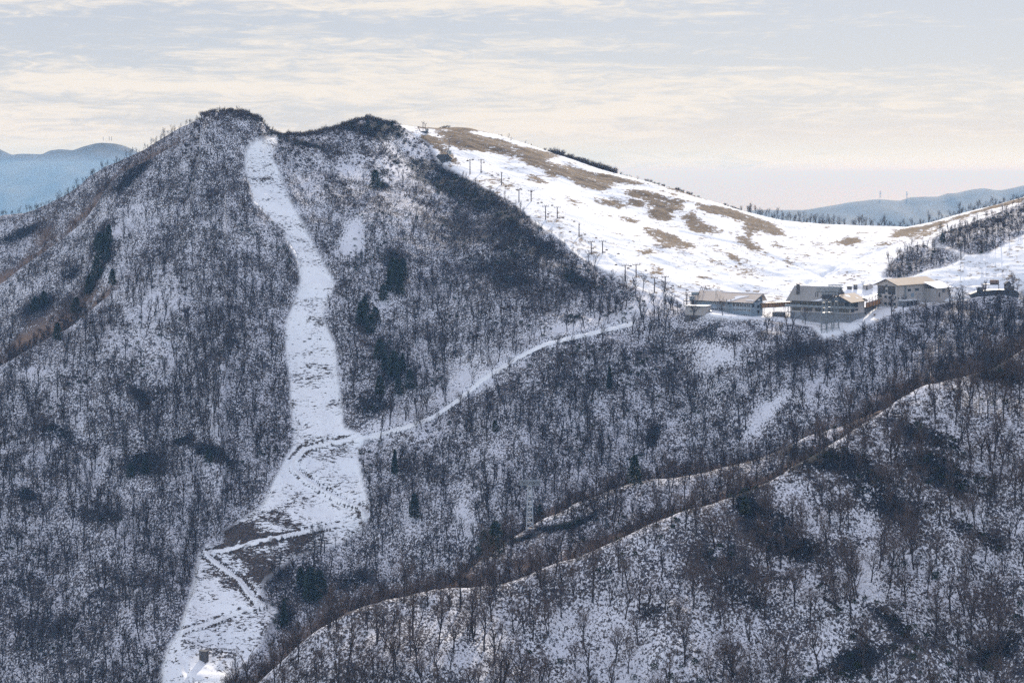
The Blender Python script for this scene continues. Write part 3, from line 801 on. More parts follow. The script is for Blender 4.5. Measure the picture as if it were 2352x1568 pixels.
SPT = [(833,1228,50,2,'small bare tree alone on bright snow at the right edge of the run'),(1131,866,54,0,'bare round crowned tree standing right beside the road'),(1171,862,40,3,'leaning bare tree just right of the roadside tree'),(1849,745,52,9,'bare tree in front of the balcony lodge wall'),
       (1660,715+8,46,1,'bare tree before the cream annex building'),(612,512,34,2,'bare tree on the upper run edge at left'),(597,508,30,5,'thin bare tree on the upper run edge at left'),(2327,672,50,7,'taller of two bare trees on the white slope by right edge'),(2336,676,36,3,'shorter of two bare trees on the white slope by right edge'),
       (1058,932,42,4,'bare tree rising across the road left of the bend'),(968,985,48,6,'crooked bare tree beside the lower road with flat crown'),(955,990,38,0,'bare tree left of the flat crowned one by the road'),(1010,978,38,8,'bare tree right of the flat crowned one by the road'),(770,1256,36,3,'thin bare tree at the lower end of the bright run'),
       (795,1253,30,8,'stunted bare tree at the lower end of the bright run'),(1590,738,60,1,'bare tree at the left corner of the annex'),(2075,700,40,5,'bare tree on snow below the gondola station'),(2262,700,60,7,'dark tall bare tree below the return station'),(2100,742,60,0,'bare tree rising over the snow right of the station')]
KEEP = []            # places where something built stands: filled below, used by the scatter
for x2, y2, r in ((1660,725,26),(1730,727,20),(1605,722,14),(1700,715,24),(1850,735,24),(1900,740,26),(1940,735,22),(2030,703,18),(2090,690,24),(2130,680,20),(1900,765,14),(1217,1213,9),(464,1510,6)):
    h_ = hit(x2, y2); KEEP.append((h_.x, h_.y, r))
for e_ in EV + SPT:
    h_ = hit(e_[0], e_[1]); KEEP += [(h_.x, h_.y, 4), (h_.x * .992, h_.y * .992, 5), (h_.x * .984, h_.y * .984, 5)]
h_ = hit(1217, 1213); KEEP += [(h_.x * k_, h_.y * k_, 6) for k_ in (.99, .98, .97)]


def built_clear(gx, gy, extra=0.0):
    ok = np.ones(gx.shape, bool)
    for x, y, r in KEEP: ok &= np.hypot(gx - x, gy - y) > r + extra
    return ok


def in_view(x, y, z, h, marg=0):
    """rough test against what stands nearer in the same picture column"""
    p = 512 + F * x / y; q = HY - F * (z + h) / y
    ci = np.clip(np.searchsorted(PX, p) - 1, 0, NC - 1); ri = np.clip(np.searchsorted(YR, y) - 1, 0, NR - 1)
    return (p > -marg) & (p < 1024 + marg) & (q < 682 + marg) & (q < RUN[ri, ci])


RUN = np.minimum.accumulate(QY, 0)

gx, gy = lattice(5.0, -620, 620, 560, 1760)
A = {k: grid_at(v, gx, gy) for k, v in (('o', openm), ('d', dark), ('l', light), ('b', band), ('r', roadm), ('z', Z))}
pp = 512 + F * gx / gy
thin = .55 * vnoise(gx / 45, gy / 45, 5) + .5 * vnoise(gx / 14, gy / 14, 6)
prob = 0.60 + 0.8 * thin + 0.6 * A['b'] - 0.75 * A['l']
upper_bowl = np.exp(-((pp - 375) / 60) ** 2 - (((HY - F * A['z'] / gy) - 150) / 18) ** 2)
prob -= .6 * upper_bowl
backside = gy > (np.interp(pp, PX, isoY[6]) + 40)
prob[backside] *= .15
behind = gy - np.interp(pp, PX, isoY[6])
prob = np.where((pp > 765) & (pp < 1100) & (behind > 2) & (behind < 55), .75, prob)
rx_ = [p_[0] * K for p_ in ROADS[0][0][:10]][::-1]; ry_ = [p_[1] * K for p_ in ROADS[0][0][:10]][::-1]
dq = HY - F * A['z'] / gy - np.interp(pp, rx_, ry_)
prob = np.where((pp > 320) & (pp < 634) & (dq > -3) & (dq < 24) & (gy > 1000), prob * .22, prob)
nearc = grid_at((LID == 1) * 1.0, gx, gy) > .5
prob = np.where(nearc & (A['b'] < .2), .42 + .25 * thin - .25 * A['l'] + .12 * A['d'], prob)
cY_ = np.interp(pp, PX, ridge(CPT, .5, .5)[2]); prob = np.where(nearc & (cY_ - gy > 0) & (cY_ - gy < 16), prob * .6, prob)
prob += grid_at((LID >= 3) * 1.0, gx, gy) * .5 + grid_at((LID == 4) * 1.0, gx, gy) * .4
ok = ((A['o'] < .05) | ((behind > 4) & (behind < 60) & (pp > 490))) & (A['r'] < .05) & (RNG.random(gx.size) < prob) & (pp > -260) & (pp < 1290) & built_clear(gx, gy)
# only a thin fringe of trees behind the open ski ridge
ridge_open = (pp > 425) & (pp < 1024) & (gy > np.interp(pp, PX, isoY[6]) - 2)
ok &= ~(ridge_open & (pp < 735) & ~((pp > 490) & (pp < 640))) | (RNG.random(gx.size) < .25)
gx, gy = gx[ok], gy[ok]; gz = A['z'][ok]; nearc = nearc[ok]; gb = A['b'][ok]; gl = A['l'][ok]; gp = pp[ok]
scl = RNG.uniform(.48, 1.15, gx.size)
scl *= np.where(nearc, 1.12, 1.0)
scl *= np.clip(1 - .55 * np.clip((gy / S - 880) / 150, 0, 1), .4, 1)       # smaller trees on the heights
scl *= np.where((gp > 425) & (gp < 740) & (gy / S > 1100), .95, 1)
scl *= np.where((gp > 745) & (gy / S > 1110), 1.35, 1)
scl *= 1 - np.where(gy / S < 800, .45, .12) * np.clip(gb * 1.5, 0, 1)
scl *= np.where(np.abs(gy - np.interp(gp, PX, isoY[6])) < 22, np.where(gp > 745, 1, .72), 1)
tidx = RNG.integers(0, 10, gx.size); trot = RNG.uniform(0, 6.283, gx.size)
# the individually built trees: those that show largest
vis = in_view(gx, gy, gz, 9 * scl)
size = np.where(vis & (gp > 2) & (gp < 1022) & (HY - F * gz / gy < 745), scl * 14 / gy, 0)
big_i = np.argsort(-size)[:300]
rest = np.ones(gx.size, bool); rest[big_i] = False
rest &= in_view(gx, gy, gz, 16 * scl, 150) | (RNG.random(gx.size) < .5)
COLT = source_collection('tree', [joined(p_, (bark, twigm)) for p_ in SLIM + [PROTO[1], PROTO[4]]])
COLB = source_collection('crest_tree', [joined(p_, (bark, brownt)) for p_ in SLIM[:6]])
crest = rest & (gb > .3); rest &= ~crest
fidx = np.where(gy / S > 950, np.array([0, 1, 3, 4, 6, 7, 0, 6, 1])[RNG.integers(0, 9, gx.size)], RNG.integers(0, 9, gx.size))
fidx = np.where(nearc, RNG.integers(0, 11, gx.size), fidx)
scatter('forest', COLT, np.stack([gx, gy, gz - .2], 1)[rest], trot[rest], scl[rest], fidx[rest], 'thousands of bare grey brown broadleaf trees covering the snowy mountainsides', .06)
scatter('crest_forest', COLB, np.stack([gx, gy, gz - .2], 1)[crest], trot[crest], scl[crest], fidx[crest] % 6, 'bands of thin brown bare trees just behind the ridge crests', .06)
print('forest trees', rest.sum())

HZ = ['far left', 'well left', 'left of middle', 'left of centre', 'near centre', 'right of centre', 'right of middle', 'well right', 'far right']
VT = ['along top of', 'high on', 'halfway up', 'low on', 'at foot of']
cells = {}
for i in big_i:
    q = HY - F * gz[i] / gy[i]
    hz = min(8, int(gp[i] / 1024 * 9)); top = np.interp(gp[i], [p_[0] for p_ in CPT], [p_[1] for p_ in CPT])
    vt = int(np.clip((q - top) / max(1, 690 - top) * 5, 0, 4)); cells.setdefault((hz, vt), []).append(i)
NUM = ['first', 'second', 'third', 'fourth', 'fifth', 'sixth', 'seventh', 'eighth', 'ninth', 'tenth', 'eleventh', 'twelfth'] + ['%dth' % k for k in range(13, 60)]
KD = ['spreading', 'round crowned', 'many stemmed', 'slender', 'spreading', 'low forked', 'tall spreading', 'narrow tall', 'small round', 'wide crowned']
for (hz, vt), lst in cells.items():
    lst.sort(key=lambda i: gp[i])
    for k, i in enumerate(lst):
        lab = 'bare %s tree, %s from left, %s near slope, %s' % ('slender' if (i * 7919) % 5 < 2 else KD[tidx[i]], NUM[k], VT[vt], HZ[hz])
        e = empty('bare_tree', (gx[i], gy[i], gz[i] - .2), trot[i], lab, 'tree', 'bare trees on the near snowy slope')
        e.rotation_euler = (random.gauss(0, .04), random.gauss(0, .04), trot[i])
        e.scale = (scl[i],) * 3
        sl_ = (i * 7919) % 5 < 2; e.scale = (scl[i] * (.85 + .3 * ((i * 31) % 10) / 10), scl[i] * .95, scl[i] * (.88 + .26 * ((i * 17) % 10) / 10))
        for nm, me in zip(('trunk', 'crown'), SLIM[tidx[i] % 9] if sl_ else PROTO[tidx[i]]):
            o = bpy.data.objects.new(nm, me); COL.objects.link(o); o.parent = e

# undergrowth: leafless scrub and dark evergreen clumps
gx, gy = lattice(2.0, -560, 560, 600, 1560)
pp = 512 + F * gx / gy
k0 = (pp > -90) & (pp < 1110); gx, gy, pp = gx[k0], gy[k0], pp[k0]
A = {k: grid_at(v, gx, gy) for k, v in (('o', openm), ('d', dark), ('l', light), ('b', band), ('r', roadm), ('z', Z))}
cl = fbm(gx / 30, gy / 30, 77, 3)
pr = .05 + .36 * cl + .22 * A['b'] + .18 * A['d'] - .2 * A['l'] + .5 * np.exp(-((pp - 375) / 70) ** 2 - (((HY - F * A['z'] / gy) - 150) / 22) ** 2)
iy_ = np.interp(pp, PX, isoY[6]); a0_ = np.interp(pp, PX, ridge(A0PT, .5, .5)[2])
fz = ((pp > 190) & (pp < 425) & (np.abs(gy - iy_) < 13)) | ((pp < 216) & (np.abs(gy - a0_) < 12)); fr_ = (pp > 520) & (pp < 615) & (gy - iy_ > 1) & (gy - iy_ < 14)
fr2 = (pp > 425) & (pp < 740) & (gy - iy_ > 0) & (gy - iy_ < 7) & (vnoise(gx / 9, gy / 9, 515) > .12)
pr = pr + .42 * fz + .9 * fr_ + .5 * fr2; grow_ = 1 + .5 * fz + 1.3 * fr_ + .3 * fr2
ok = ((A['o'] < .08) | fr_ | fr2) & (A['r'] < .08) & (RNG.random(gx.size) < pr) & built_clear(gx, gy, -3) & in_view(gx, gy, A['z'], 5.0, 90)
ok &= gy < np.interp(pp, PX, isoY[6]) + 60
SHR = source_collection('shrub', [bush(i, [1.3, 1.8, 1.0, 2.1][i], 38).mesh('shrub_source', shrubm) for i in range(4)])
n = ok.sum(); print('shrubs', n)
scatter('scrub', SHR, np.stack([gx, gy, A['z']], 1)[ok], RNG.uniform(0, 6.28, n), RNG.uniform(.5, 1.15, n) * (1 + .25 * A['b'][ok]) * grow_[ok], RNG.integers(0, 4, n), 'leafless brown scrub growing between the trees')
pr = (.30 + .9 * fbm(gx / 9, gy / 9, 91, 2)) * np.clip(A['d'] - .15, 0, 1) + .35 * np.clip(fbm(gx / 42 + 9, gy / 36, 88, 3) - .12, 0, 1)
ok = (A['o'] < .5) & (A['r'] < .08) & (RNG.random(gx.size) < pr) & built_clear(gx, gy) & in_view(gx, gy, A['z'], 2.0, 90) & (gy < np.interp(pp, PX, isoY[6]) + 20)
CLP = source_collection('clump', [leafclump(i, [1.1, 1.6, .8, 1.3][i], [1.3, 1.6, 1.5, 2.0][i], 120).mesh('clump_source', leafdark) for i in range(4)])
n = ok.sum(); print('clumps', n)
scatter('evergreen_scrub', CLP, np.stack([gx, gy, A['z']], 1)[ok], RNG.uniform(0, 6.28, n), RNG.uniform(.5, 1.2, n), RNG.integers(0, 4, n), 'low dark evergreen scrub spread in patches through the woods')

# ------------------------------------------------------------------ buildings and lifts
def mpp(Y): return Y / (F / K)              # metres per pixel of the 2352 px frame


def beam(mb, a, b, w): mb.tube([a, b], w * .7, 4)


def window(parent, face, a0, a1, z0, z1, pane=None, frame=None, mull=1, pos=0.0, name='window'):
    """framed window; face 'f' looks along -y at y=pos, 's' looks along +x at x=pos, 'l' looks along -x"""
    t = .10
    def B(mb, u0, u1, w0, w1, d0, d1):
        if face == 'f': mb.box(u0, u1, pos - d1, pos - d0, w0, w1)
        elif face == 's': mb.box(pos + d0, pos + d1, u0, u1, w0, w1)
        else: mb.box(pos - d1, pos - d0, u0, u1, w0, w1)
    f = MB()
    B(f, a0 - t, a1 + t, z1, z1 + t, .003, .14); B(f, a0 - t, a1 + t, z0 - t, z0, .003, .18)
    B(f, a0 - t, a0, z0, z1, .004, .13); B(f, a1, a1 + t, z0, z1, .004, .13)
    for i in range(mull):
        c = a0 + (a1 - a0) * (i + 1) / (mull + 1); B(f, c - .04, c + .04, z0, z1, .032, .12)
    o = f.build(name, frame or framew, parent)
    p = MB(); B(p, a0, a1, z0, z1, .004, .03); p.build('pane', pane or glass, o)
    return o


def roofpatch(parent, x0y0, mat_, fn, name='snow_patch'):
    """thin sheet lying on a roof slope; fn maps (x, v) to a point on it"""
    top = [fn(x, v, .10) for x, v in x0y0]; bot = [fn(x, v, .01) for x, v in x0y0]; n = len(top)
    return MB().add(top + bot, [tuple(range(n)), tuple(range(n, 2 * n))[::-1]] + [(i, (i + 1) % n, n + (i + 1) % n, n + i) for i in range(n)]).build(name, mat_, parent)


# -- lodge with the tan roof
h = hit(1726, 726); h.z = pyz(727 * K, h.y)
L1 = empty('ski_lodge', h, math.radians(-39), 'long blue grey three storey lodge with a pale tan metal roof', 'lodge')
MB().prism([(0, -8), (12, -8), (12, 8.3), (0, 8.05)], 'x', -40, 0).build('wall', bluewall, L1)
g_ = MB().prism([(0.02, 8.06), (11.98, 8.31), (10.5, 12.3)], 'x', -39.98, -.02).build('gable', bluewall2, L1)
y0, z0, ya, za, yb, zb = -1.3, 7.75, 10.5, 12.75, 14.2, 8.7
MB().prism([(y0, z0), (ya, za), (yb, zb), (yb, zb + .3), (ya, za + .38), (y0, z0 + .3)], 'x', -41.3, 1.5).build('roof', tanroof, L1)
MB().box(-41.35, 1.55, -1.42, -1.3, 7.6, 8.1).build('fascia', darkm, L1)
def r1(x, v, e): return (x, y0 + (ya - y0) * v, z0 + .34 + (za + .04 - z0) * v + e)
roofpatch(L1, [(-12.5, .62), (-5.5, .66), (-10, .42), (-13.4, .12), (-15.6, .03), (-16.4, .1), (-12.6, .36), (-14.5, .5)], snowm, r1)
roofpatch(L1, [(-4.5, .27), (.9, .27), (.6, .21), (-4.2, .21)], snowm, r1)
roofpatch(L1, [(-27, .985), (1.3, .985), (1.3, .945), (-27, .95)], snowm, r1)
for a, b in ((1385, 1445), (1465, 1530), (1545, 1610), (1625, 1690), (1705, 1770)):
    window(L1, 'f', (a - 1800) * .0303, (b - 1800) * .0303, 5.6, 7.1)
    window(L1, 'f', (a - 1800) * .0303, (b - 1800) * .0303, 3.3, 4.15)
for a, b in ((910, 965), (985, 1055), (1070, 1135)):
    window(L1, 'f', (a - 1800) * .0303, (b - 1800) * .0303, 6.35, 7.15)
for a, b in ((910, 965), (985, 1055), (1070, 1135), (1150, 1210), (1225, 1270)):
    window(L1, 'f', (a - 1800) * .0303, (b - 1800) * .0303, 2.95, 3.9)
for a in (1565, 1620, 1670, 1722): window(L1, 'f', (a - 1800) * .0303, (a - 1757) * .0303, .55, 1.15, mull=0)
for a, b in ((575, 610), (640, 690), (770, 800)): window(L1, 'f', (a - 1800) * .0303, (b - 1800) * .0303, 6.6, 7.0, mull=0)
window(L1, 'f', -18.9, -17.6, 5.4, 7.0); window(L1, 'f', -16.9, -15.9, 5.4, 7.0)
for z_ in (4.8, 1.9): window(L1, 's', 6.2, 8.4, z_, z_ + 1.3, frame=bluewall2)
window(L1, 's', 1.0, 2.8, 5.6, 7.0, frame=bluewall2)
window(L1, 's', 7.0, 8.9, 8.9, 9.8, pane=framew, mull=0)
MB().box(.0, .5, 6.2, 10.8, 7.3, 7.55).build('canopy', framew, L1)
MB().box(-40.2, .15, -.06, -.003, 4.75, 4.9).build('trim_board', framew, L1)
MB().box(-40.0, -.0, -.12, -.002, -.6, .25).build('plinth', concrete, L1)
for x_, zt in ((-15.6, 9.8), (-14.4, 6.5)):
    MB().tube([(x_, -1.9, -1), (x_, -1.9, zt)], .22, 8).build('flue_pipe', galv, L1)
MB().tube([(-15.0, -1.6, 6.4), (-14.2, .6, 8.8), (-14.2, .6, 9.6)], .28, 8).build('roof_vent', darkm, L1)
ld = MB()
for i in range(20): ld.box(-15.5, -14.5, -1.95, -1.88, .2 + i * .45, .26 + i * .45)
ld.build('ladder', galv, L1)
MB().tube([(-27.3, 5.0, 9.5), (-27.3, 5.0, 14.6)], .17, 8).box(-27.6, -27.0, 4.7, 5.3, 14.6, 14.8).build('flue_pipe', galv, L1)

# -- small flat roofed annex
h = hit(1620, 723); h.z = pyz(723 * K, h.y)
AN = empty('annex_building', h, math.radians(-27), 'small cream block building with a snow covered flat roof', 'outbuilding')
MB().box(-12.2, 0, 0, 8.8, -6, 4.7).build('wall', creamwall, AN)
MB().box(-12.6, .4, -.4, 9.2, 4.7, 4.95).build('roof_edge', darkm, AN)
MB().box(-12.5, .3, -.3, 9.1, 4.95, 5.2).build('roof_snow', snowm, AN)
window(AN, 's', 5.0, 5.8, 3.0, 3.9, mull=0); window(AN, 'f', -11.6, -11.0, 3.3, 4.0, mull=0)
for x_ in (-4.2, -2.2): window(AN, 'f', -5.2 + x_, -4.0 + x_, 1.4, 2.8)
for y_ in (.9, 2.9): MB().box(.002, .12, y_, y_ + .9, -1, 3.4).build('pilaster', creamwall, AN)
d_ = MB().box(.003, .1, 5.6, 7.0, -1.0, 1.6).build('door', timber, AN)
MB().prism([(0.0, 2.3), (1.2, 1.9), (1.2, 2.05), (0, 2.5)], 'y', 5.0, 7.6).build('door_canopy', darkm, AN)
MB().box(-12.25, .05, -.06, -.003, -6, -.2).build('plinth', rockm, AN)

# -- chairlift base station beside it
h = hit(1588, 703); s_ = .0977 * mpp(h.y)
def zx(a): return (a - 420) * s_
def zz(b): return (700 - b) * s_
BS = empty('lift_station', h, 0, 'dark steel chairlift base station with two drum covers and twin A frames', 'lift station')
p = MB()
p.box(zx(245), zx(600), -1.5, 4, zz(565), zz(548)); 
for a in (250, 410, 540):
    for y_ in (-1.3, 3.7): p.tube([(zx(a), y_, -4), (zx(a), y_, zz(560))], .12, 5)
for a in (250, 410): p.tube([(zx(a), -1.3, zz(690)), (zx(a + 150), -1.3, zz(565))], .06, 4)
p.build('platform', darkm, BS)
rl = MB()
for a in range(245, 600, 30): rl.tube([(zx(a), -1.4, zz(550)), (zx(a), -1.4, zz(515))], .04, 4)
rl.tube([(zx(245), -1.4, zz(515)), (zx(600), -1.4, zz(515))], .04, 4).build('railing', darkm, BS)
MB().tube([(zx(295), 0, -2), (zx(295), 0, zz(262))], .18, 6).build('post', steel, BS)
MB().tube([(zx(320), 1, -2), (zx(320), 1, zz(400))], .26, 6).build('post', steel, BS)
MB().box(zx(262), zx(420), .4, .7, zz(440), zz(426)).tube([(zx(300), .5, zz(430)), (zx(285), .5, zz(380))], .07, 4).tube([(zx(330), .5, zz(430)), (zx(350), .5, zz(370))], .07, 4).build('crossarm', steel, BS)
cb = MB().box(zx(382), zx(497), -.8, 2.2, zz(542), zz(462)).build('control_cabin', galv, BS)
window(cb, 'f', zx(395), zx(430), zz(505), zz(475), pos=-.8, mull=0); window(cb, 'f', zx(448), zx(485), zz(505), zz(475), pos=-.8, mull=0)
MB().box(zx(378), zx(501), -1.0, 2.4, zz(462), zz(456)).build('cabin_roof', darkm, BS)
MB().box(zx(430), zx(545), 0, 3.5, -3, zz(565)).build('machine_housing', darkm, BS)
def drum(x0, x1, zc, r, y_):
    d = MB().tube([(x0, y_, zc), (x1, y_, zc)], r, 18).build('drum_cover', galv, BS)
    MB().tube([(x1 + .02, y_, zc), (x1 + .35, y_, zc)], r * .82, 18).build('bull_wheel', darkm, d)
    MB().tube([(x0 + .8, y_, zc), (x0 + .8, y_, zc - 5)], .15, 5).tube([(x1 - .5, y_, zc), (x1 + .2, y_, zc - 5)], .15, 5).build('strut', steel, d)
drum(zx(430), zx(590), zz(402), 45 * s_, 2.0); drum(zx(700), zx(800), zz(405), 42 * s_, 9.0)
for a0, a1, y_ in ((630, 735, 6.0), (745, 845, 10.0)):
    c = (a0 + a1) / 2
    MB().tube([(zx(a0), y_, zz(380)), (zx(c), y_, zz(243))], .16, 5).tube([(zx(a1), y_, zz(380)), (zx(c), y_, zz(243))], .16, 5).tube([(zx(a0 + 22), y_, zz(328)), (zx(a1 - 22), y_, zz(328))], .12, 5).tube([(zx(a0), y_, zz(380)), (zx(a0), y_, -3)], .16, 5).tube([(zx(a1), y_, zz(380)), (zx(a1), y_, -3)], .16, 5).build('a_frame', steel, BS)
base_top = BS.matrix_basis @ Vector((0, 0, 0)) + Vector((0, 0, zz(430)))

# -- lodge with the balcony
h = hit(1815, 729); h.z = pyz(729 * K, h.y)
L2 = empty('restaurant_lodge', h, math.radians(-33), 'large lodge with steep grey roof, dark chimney and long balcony', 'lodge')
MB().box(0, 37, 0, 20, -8, 3.6).build('lower_wall', concrete, L2)
MB().box(0.0, 36.98, .02, 19.98, 3.6, 6.7).build('wall', creamwall, L2)
MB().box(.6, 36.4, .6, 19.4, 6.7, 10.2).build('upper_wall', bluewall2, L2)
po = MB()
for x_ in (0.2, 5.6, 11, 16.4, 21.8, 27.6, 33, 36.6): po.box(x_, x_ + .3, -.1, .2, 6.7, 10.2)
po.box(36.7, 36.9, 11, 20, 6.7, 10.2).build('post', creamwall, L2)
MB().box(-2.2, 39.2, -2.4, 1.0, 6.5, 6.95).build('balcony_deck', concrete, L2)
rb = MB().box(-2.2, 39.2, -2.42, -2.34, 6.95, 7.95).box(39.15, 39.25, -2.4, 1, 6.95, 7.95).box(-2.25, -2.17, -2.4, 1, 6.95, 7.95)
rb.build('balcony_rail', galv, L2)
for a, b in ((.4, 5.4), (5.9, 10.8), (11.3, 16.2), (16.7, 21.6), (22.1, 27.4), (27.9, 32.8)):
    window(L2, 'f', a + .2, b, 8.1, 9.8, pos=.6, mull=2, frame=darkm)
for a, b in ((1.4, 6.5), (8.5, 13.6), (15.6, 20.7), (23, 28.6), (30, 36)):
    window(L2, 'f', a, b, 4.5, 6.1, mull=3, frame=bluewall2)
window(L2, 's', 1, 5, 4.5, 6.1, pos=37, mull=1, frame=bluewall2); window(L2, 's', 6, 10.2, 7.6, 8.9, pos=36.4, frame=darkm)
window(L2, 's', 6, 10.5, 5.2, 6.0, pos=37, mull=0, frame=darkm)
for a in (12, 14.6, 17.2): window(L2, 's', a, a + 1.9, 7.6, 9.5, amber, pos=36.4, mull=0)  # amber pane colour stands in for light shining through
y0b, z0b, yab, zab, ybb, zbb = -2.3, 9.75, 9.5, 17.6, 21.5, 9.8
MB().prism([(y0b, z0b), (yab, zab), (ybb, zbb), (ybb, zbb + .3), (yab, zab + .42), (y0b, z0b + .3)], 'x', -1.6, 26.8).build('roof', greyroof, L2)
MB().prism([(.5, 10.15), (9.5, 17.4), (19, 10.2)], 'x', -.2, 26.3).build('gable', bluewall2, L2)
MB().box(-1.7, 22.3, -2.45, -2.3, 9.7, 10.1).build('fascia', darkm, L2)
MB().prism([(21.8, 9.85), (30.2, 13.9), (38.8, 9.85), (38.8, 10.15), (30.2, 14.3), (21.8, 10.15)], 'y', -2.7, 21.4).build('wing_roof', tanroof2, L2)
MB().prism([(22.6, 10.18), (30.2, 13.75), (37.9, 10.18)], 'y', -2.2, 20.9).build('wing_gable', bluewall2, L2)
def r2(x, v, e): return (30.2 + (38.8 - 30.2) * v, x, 14.34 + (10.19 - 14.34) * v + e)
roofpatch(L2, [(4, .15), (9, .2), (8, .42), (5, .36)], snowm, r2); roofpatch(L2, [(12, .5), (14.5, .55), (13.5, .7)], snowm, r2)
def r2b(x, v, e): return (x, y0b + (yab - y0b) * v, z0b + .34 + (zab + .06 - z0b) * v + e)
roofpatch(L2, [(14, .02), (18.5, .04), (21.8, .20), (21, .24), (17, .09)], snowm, r2b)
ch = MB().box(2.7, 4.2, 2.4, 3.9, 9.5, 19.2).build('chimney', rockm, L2)
MB().box(2.5, 4.4, 2.2, 4.1, 19.2, 19.5).build('chimney_cap', darkm, ch)
st = MB()
for y_ in (1, 5, 9): st.box(-2.0, -1.7, y_, y_ + .3, -6, 6.6)
for z_ in (1, 3.2, 5.4): st.box(-2.0, 0, 1, 9.3, z_, z_ + .15)
st.build('outside_stair', darkm, L2)

# -- enclosed walkway between the two lodges
bpy.context.view_layer.update()
a = L1.matrix_world @ Vector((.2, 9.5, 4.9)); b = L2.matrix_world @ Vector((-.1, 14, 0)); b.z = pyz(701 * K, b.y)
dv = (b - a); ang = math.atan2(dv.y, dv.x); Lb = math.hypot(dv.x, dv.y)
BR = empty('walkway_bridge', a, ang, 'raised amber sided walkway on steel legs joining the two lodges', 'bridge')
dz = dv.z
pn = MB().add([(0, -.9, 0), (Lb, -.9, dz), (Lb, -.9, dz + 2.4), (0, -.9, 2.4), (0, -.84, 0), (Lb, -.84, dz), (Lb, -.84, dz + 2.4), (0, -.84, 2.4)],
             [(0, 1, 2, 3), (7, 6, 5, 4), (0, 4, 5, 1), (3, 2, 6, 7), (0, 3, 7, 4), (1, 5, 6, 2)])
pn.build('side_panel', amber, BR)
MB().add([(0, .9, 0), (Lb, .9, dz), (Lb, .9, dz + 2.4), (0, .9, 2.4), (0, .96, 0), (Lb, .96, dz), (Lb, .96, dz + 2.4), (0, .96, 2.4)],
         [(0, 1, 2, 3), (7, 6, 5, 4), (0, 4, 5, 1), (3, 2, 6, 7), (0, 3, 7, 4), (1, 5, 6, 2)]).build('side_panel', amber, BR)
fr = MB()
for i in range(12):
    t = i / 11; fr.bar((Lb * t, -.97, dz * t), (Lb * t, -.97, dz * t + 2.4), .12)
for zz_ in (0, 1.2, 2.4): fr.bar((0, -.97, zz_), (Lb, -.97, dz + zz_), .13)
fr.build('frame', timber, BR)
MB().add([(0, -1.1, -.25), (Lb, -1.1, dz - .25), (Lb, 1.1, dz - .25), (0, 1.1, -.25), (0, -1.1, -.04), (Lb, -1.1, dz - .04), (Lb, 1.1, dz - .04), (0, 1.1, -.04)],
         [(0, 3, 2, 1), (4, 5, 6, 7), (0, 1, 5, 4), (1, 2, 6, 5), (2, 3, 7, 6), (3, 0, 4, 7)]).build('deck', timber, BR)
MB().add([(0, -1.2, 2.45), (Lb, -1.2, dz + 2.45), (Lb, 1.2, dz + 2.45), (0, 1.2, 2.45), (0, -1.2, 2.6), (Lb, -1.2, dz + 2.6), (Lb, 1.2, dz + 2.6), (0, 1.2, 2.6)],
         [(0, 3, 2, 1), (4, 5, 6, 7), (0, 1, 5, 4), (1, 2, 6, 5), (2, 3, 7, 6), (3, 0, 4, 7)]).build('roof', tanroof, BR)
for t in (.08, .34, .60, .94):
    lg = MB()
    for y_ in (-.9, .9): lg.tube([(Lb * t, y_, dz * t), (Lb * t, y_, dz * t - 9)], .13, 5)
    lg.bar((Lb * t, -.9, dz * t - 4), (Lb * t, .9, dz * t - 2), .08).build('leg', steel, BR)
bc = MB()
for t in (.08, .34, .60): bc.bar((Lb * t, -.9, -5), (Lb * (t + .26), -.9, dz * .5), .06).bar((Lb * t, -.9, 0), (Lb * (t + .26), -.9, -5), .06)
bc.build('brace', steel, BR)
mid = a.lerp(b, .42); gzz = zat(mid.x, mid.y - 5)
SH = empty('storage_shed', (mid.x, mid.y - 5, gzz), math.radians(-15), 'small dark shed under the amber walkway between the lodges', 'shed')
MB().box(-3.6, 3.4, 0, 3, -1, 2.4).build('wall', timber, SH); MB().prism([(-3.9, 2.4), (3.7, 2.4), (3.7, 2.6), (-1, 2.95), (-3.9, 2.6)], 'y', -.3, 3.3).build('roof', greyroof, SH)
MB().box(-2.2, -1.0, -.06, -.003, -.5, 1.8).build('door', darkm, SH)

# -- tall gondola station building on the right
h = hit(2060, 704); h.z = pyz(704 * K, h.y); q = mpp(h.y)
L3 = empty('gondola_station', h, math.radians(-43), 'tall beige station building with tan roof and two large dark openings', 'station building')
gw = 13.3; LL = 42.0; eh = 13.0
MB().prism([(-gw, -8), (0, -8), (0, eh), (-gw / 2, eh + 2.6), (-gw, eh)], 'y', 0, LL).build('wall', creamwall, L3)
ov = 1.5
MB().prism([(-gw - ov, eh - .75), (-gw / 2, eh + 2.75), (ov, eh - .75), (ov, eh - .45), (-gw / 2, eh + 3.15), (-gw - ov, eh - .45)], 'y', -1.6, LL + 1.5).build('roof', tanroof2, L3)
MB().prism([(-gw - ov - .05, eh - .85), (-gw / 2, eh + 2.65), (ov + .05, eh - .85), (ov + .05, eh - .40), (-gw / 2, eh + 3.2), (-gw - ov - .05, eh - .40)], 'y', -1.75, -1.6).build('barge_board', darkm, L3)
for a0, a1 in ((-12.6, -7.9), (-6.0, -1.0)): window(L3, 'f', a0, a1, 5.9 + 1.4, 12.0, frame=galv, mull=1, name='cabin_opening')
for a0, z0_ in ((-7.6, 11.2), (-7.6, 8.4)): window(L3, 'f', a0, a0 + 1.2, z0_, z0_ + 1.4, frame=galv, mull=0)
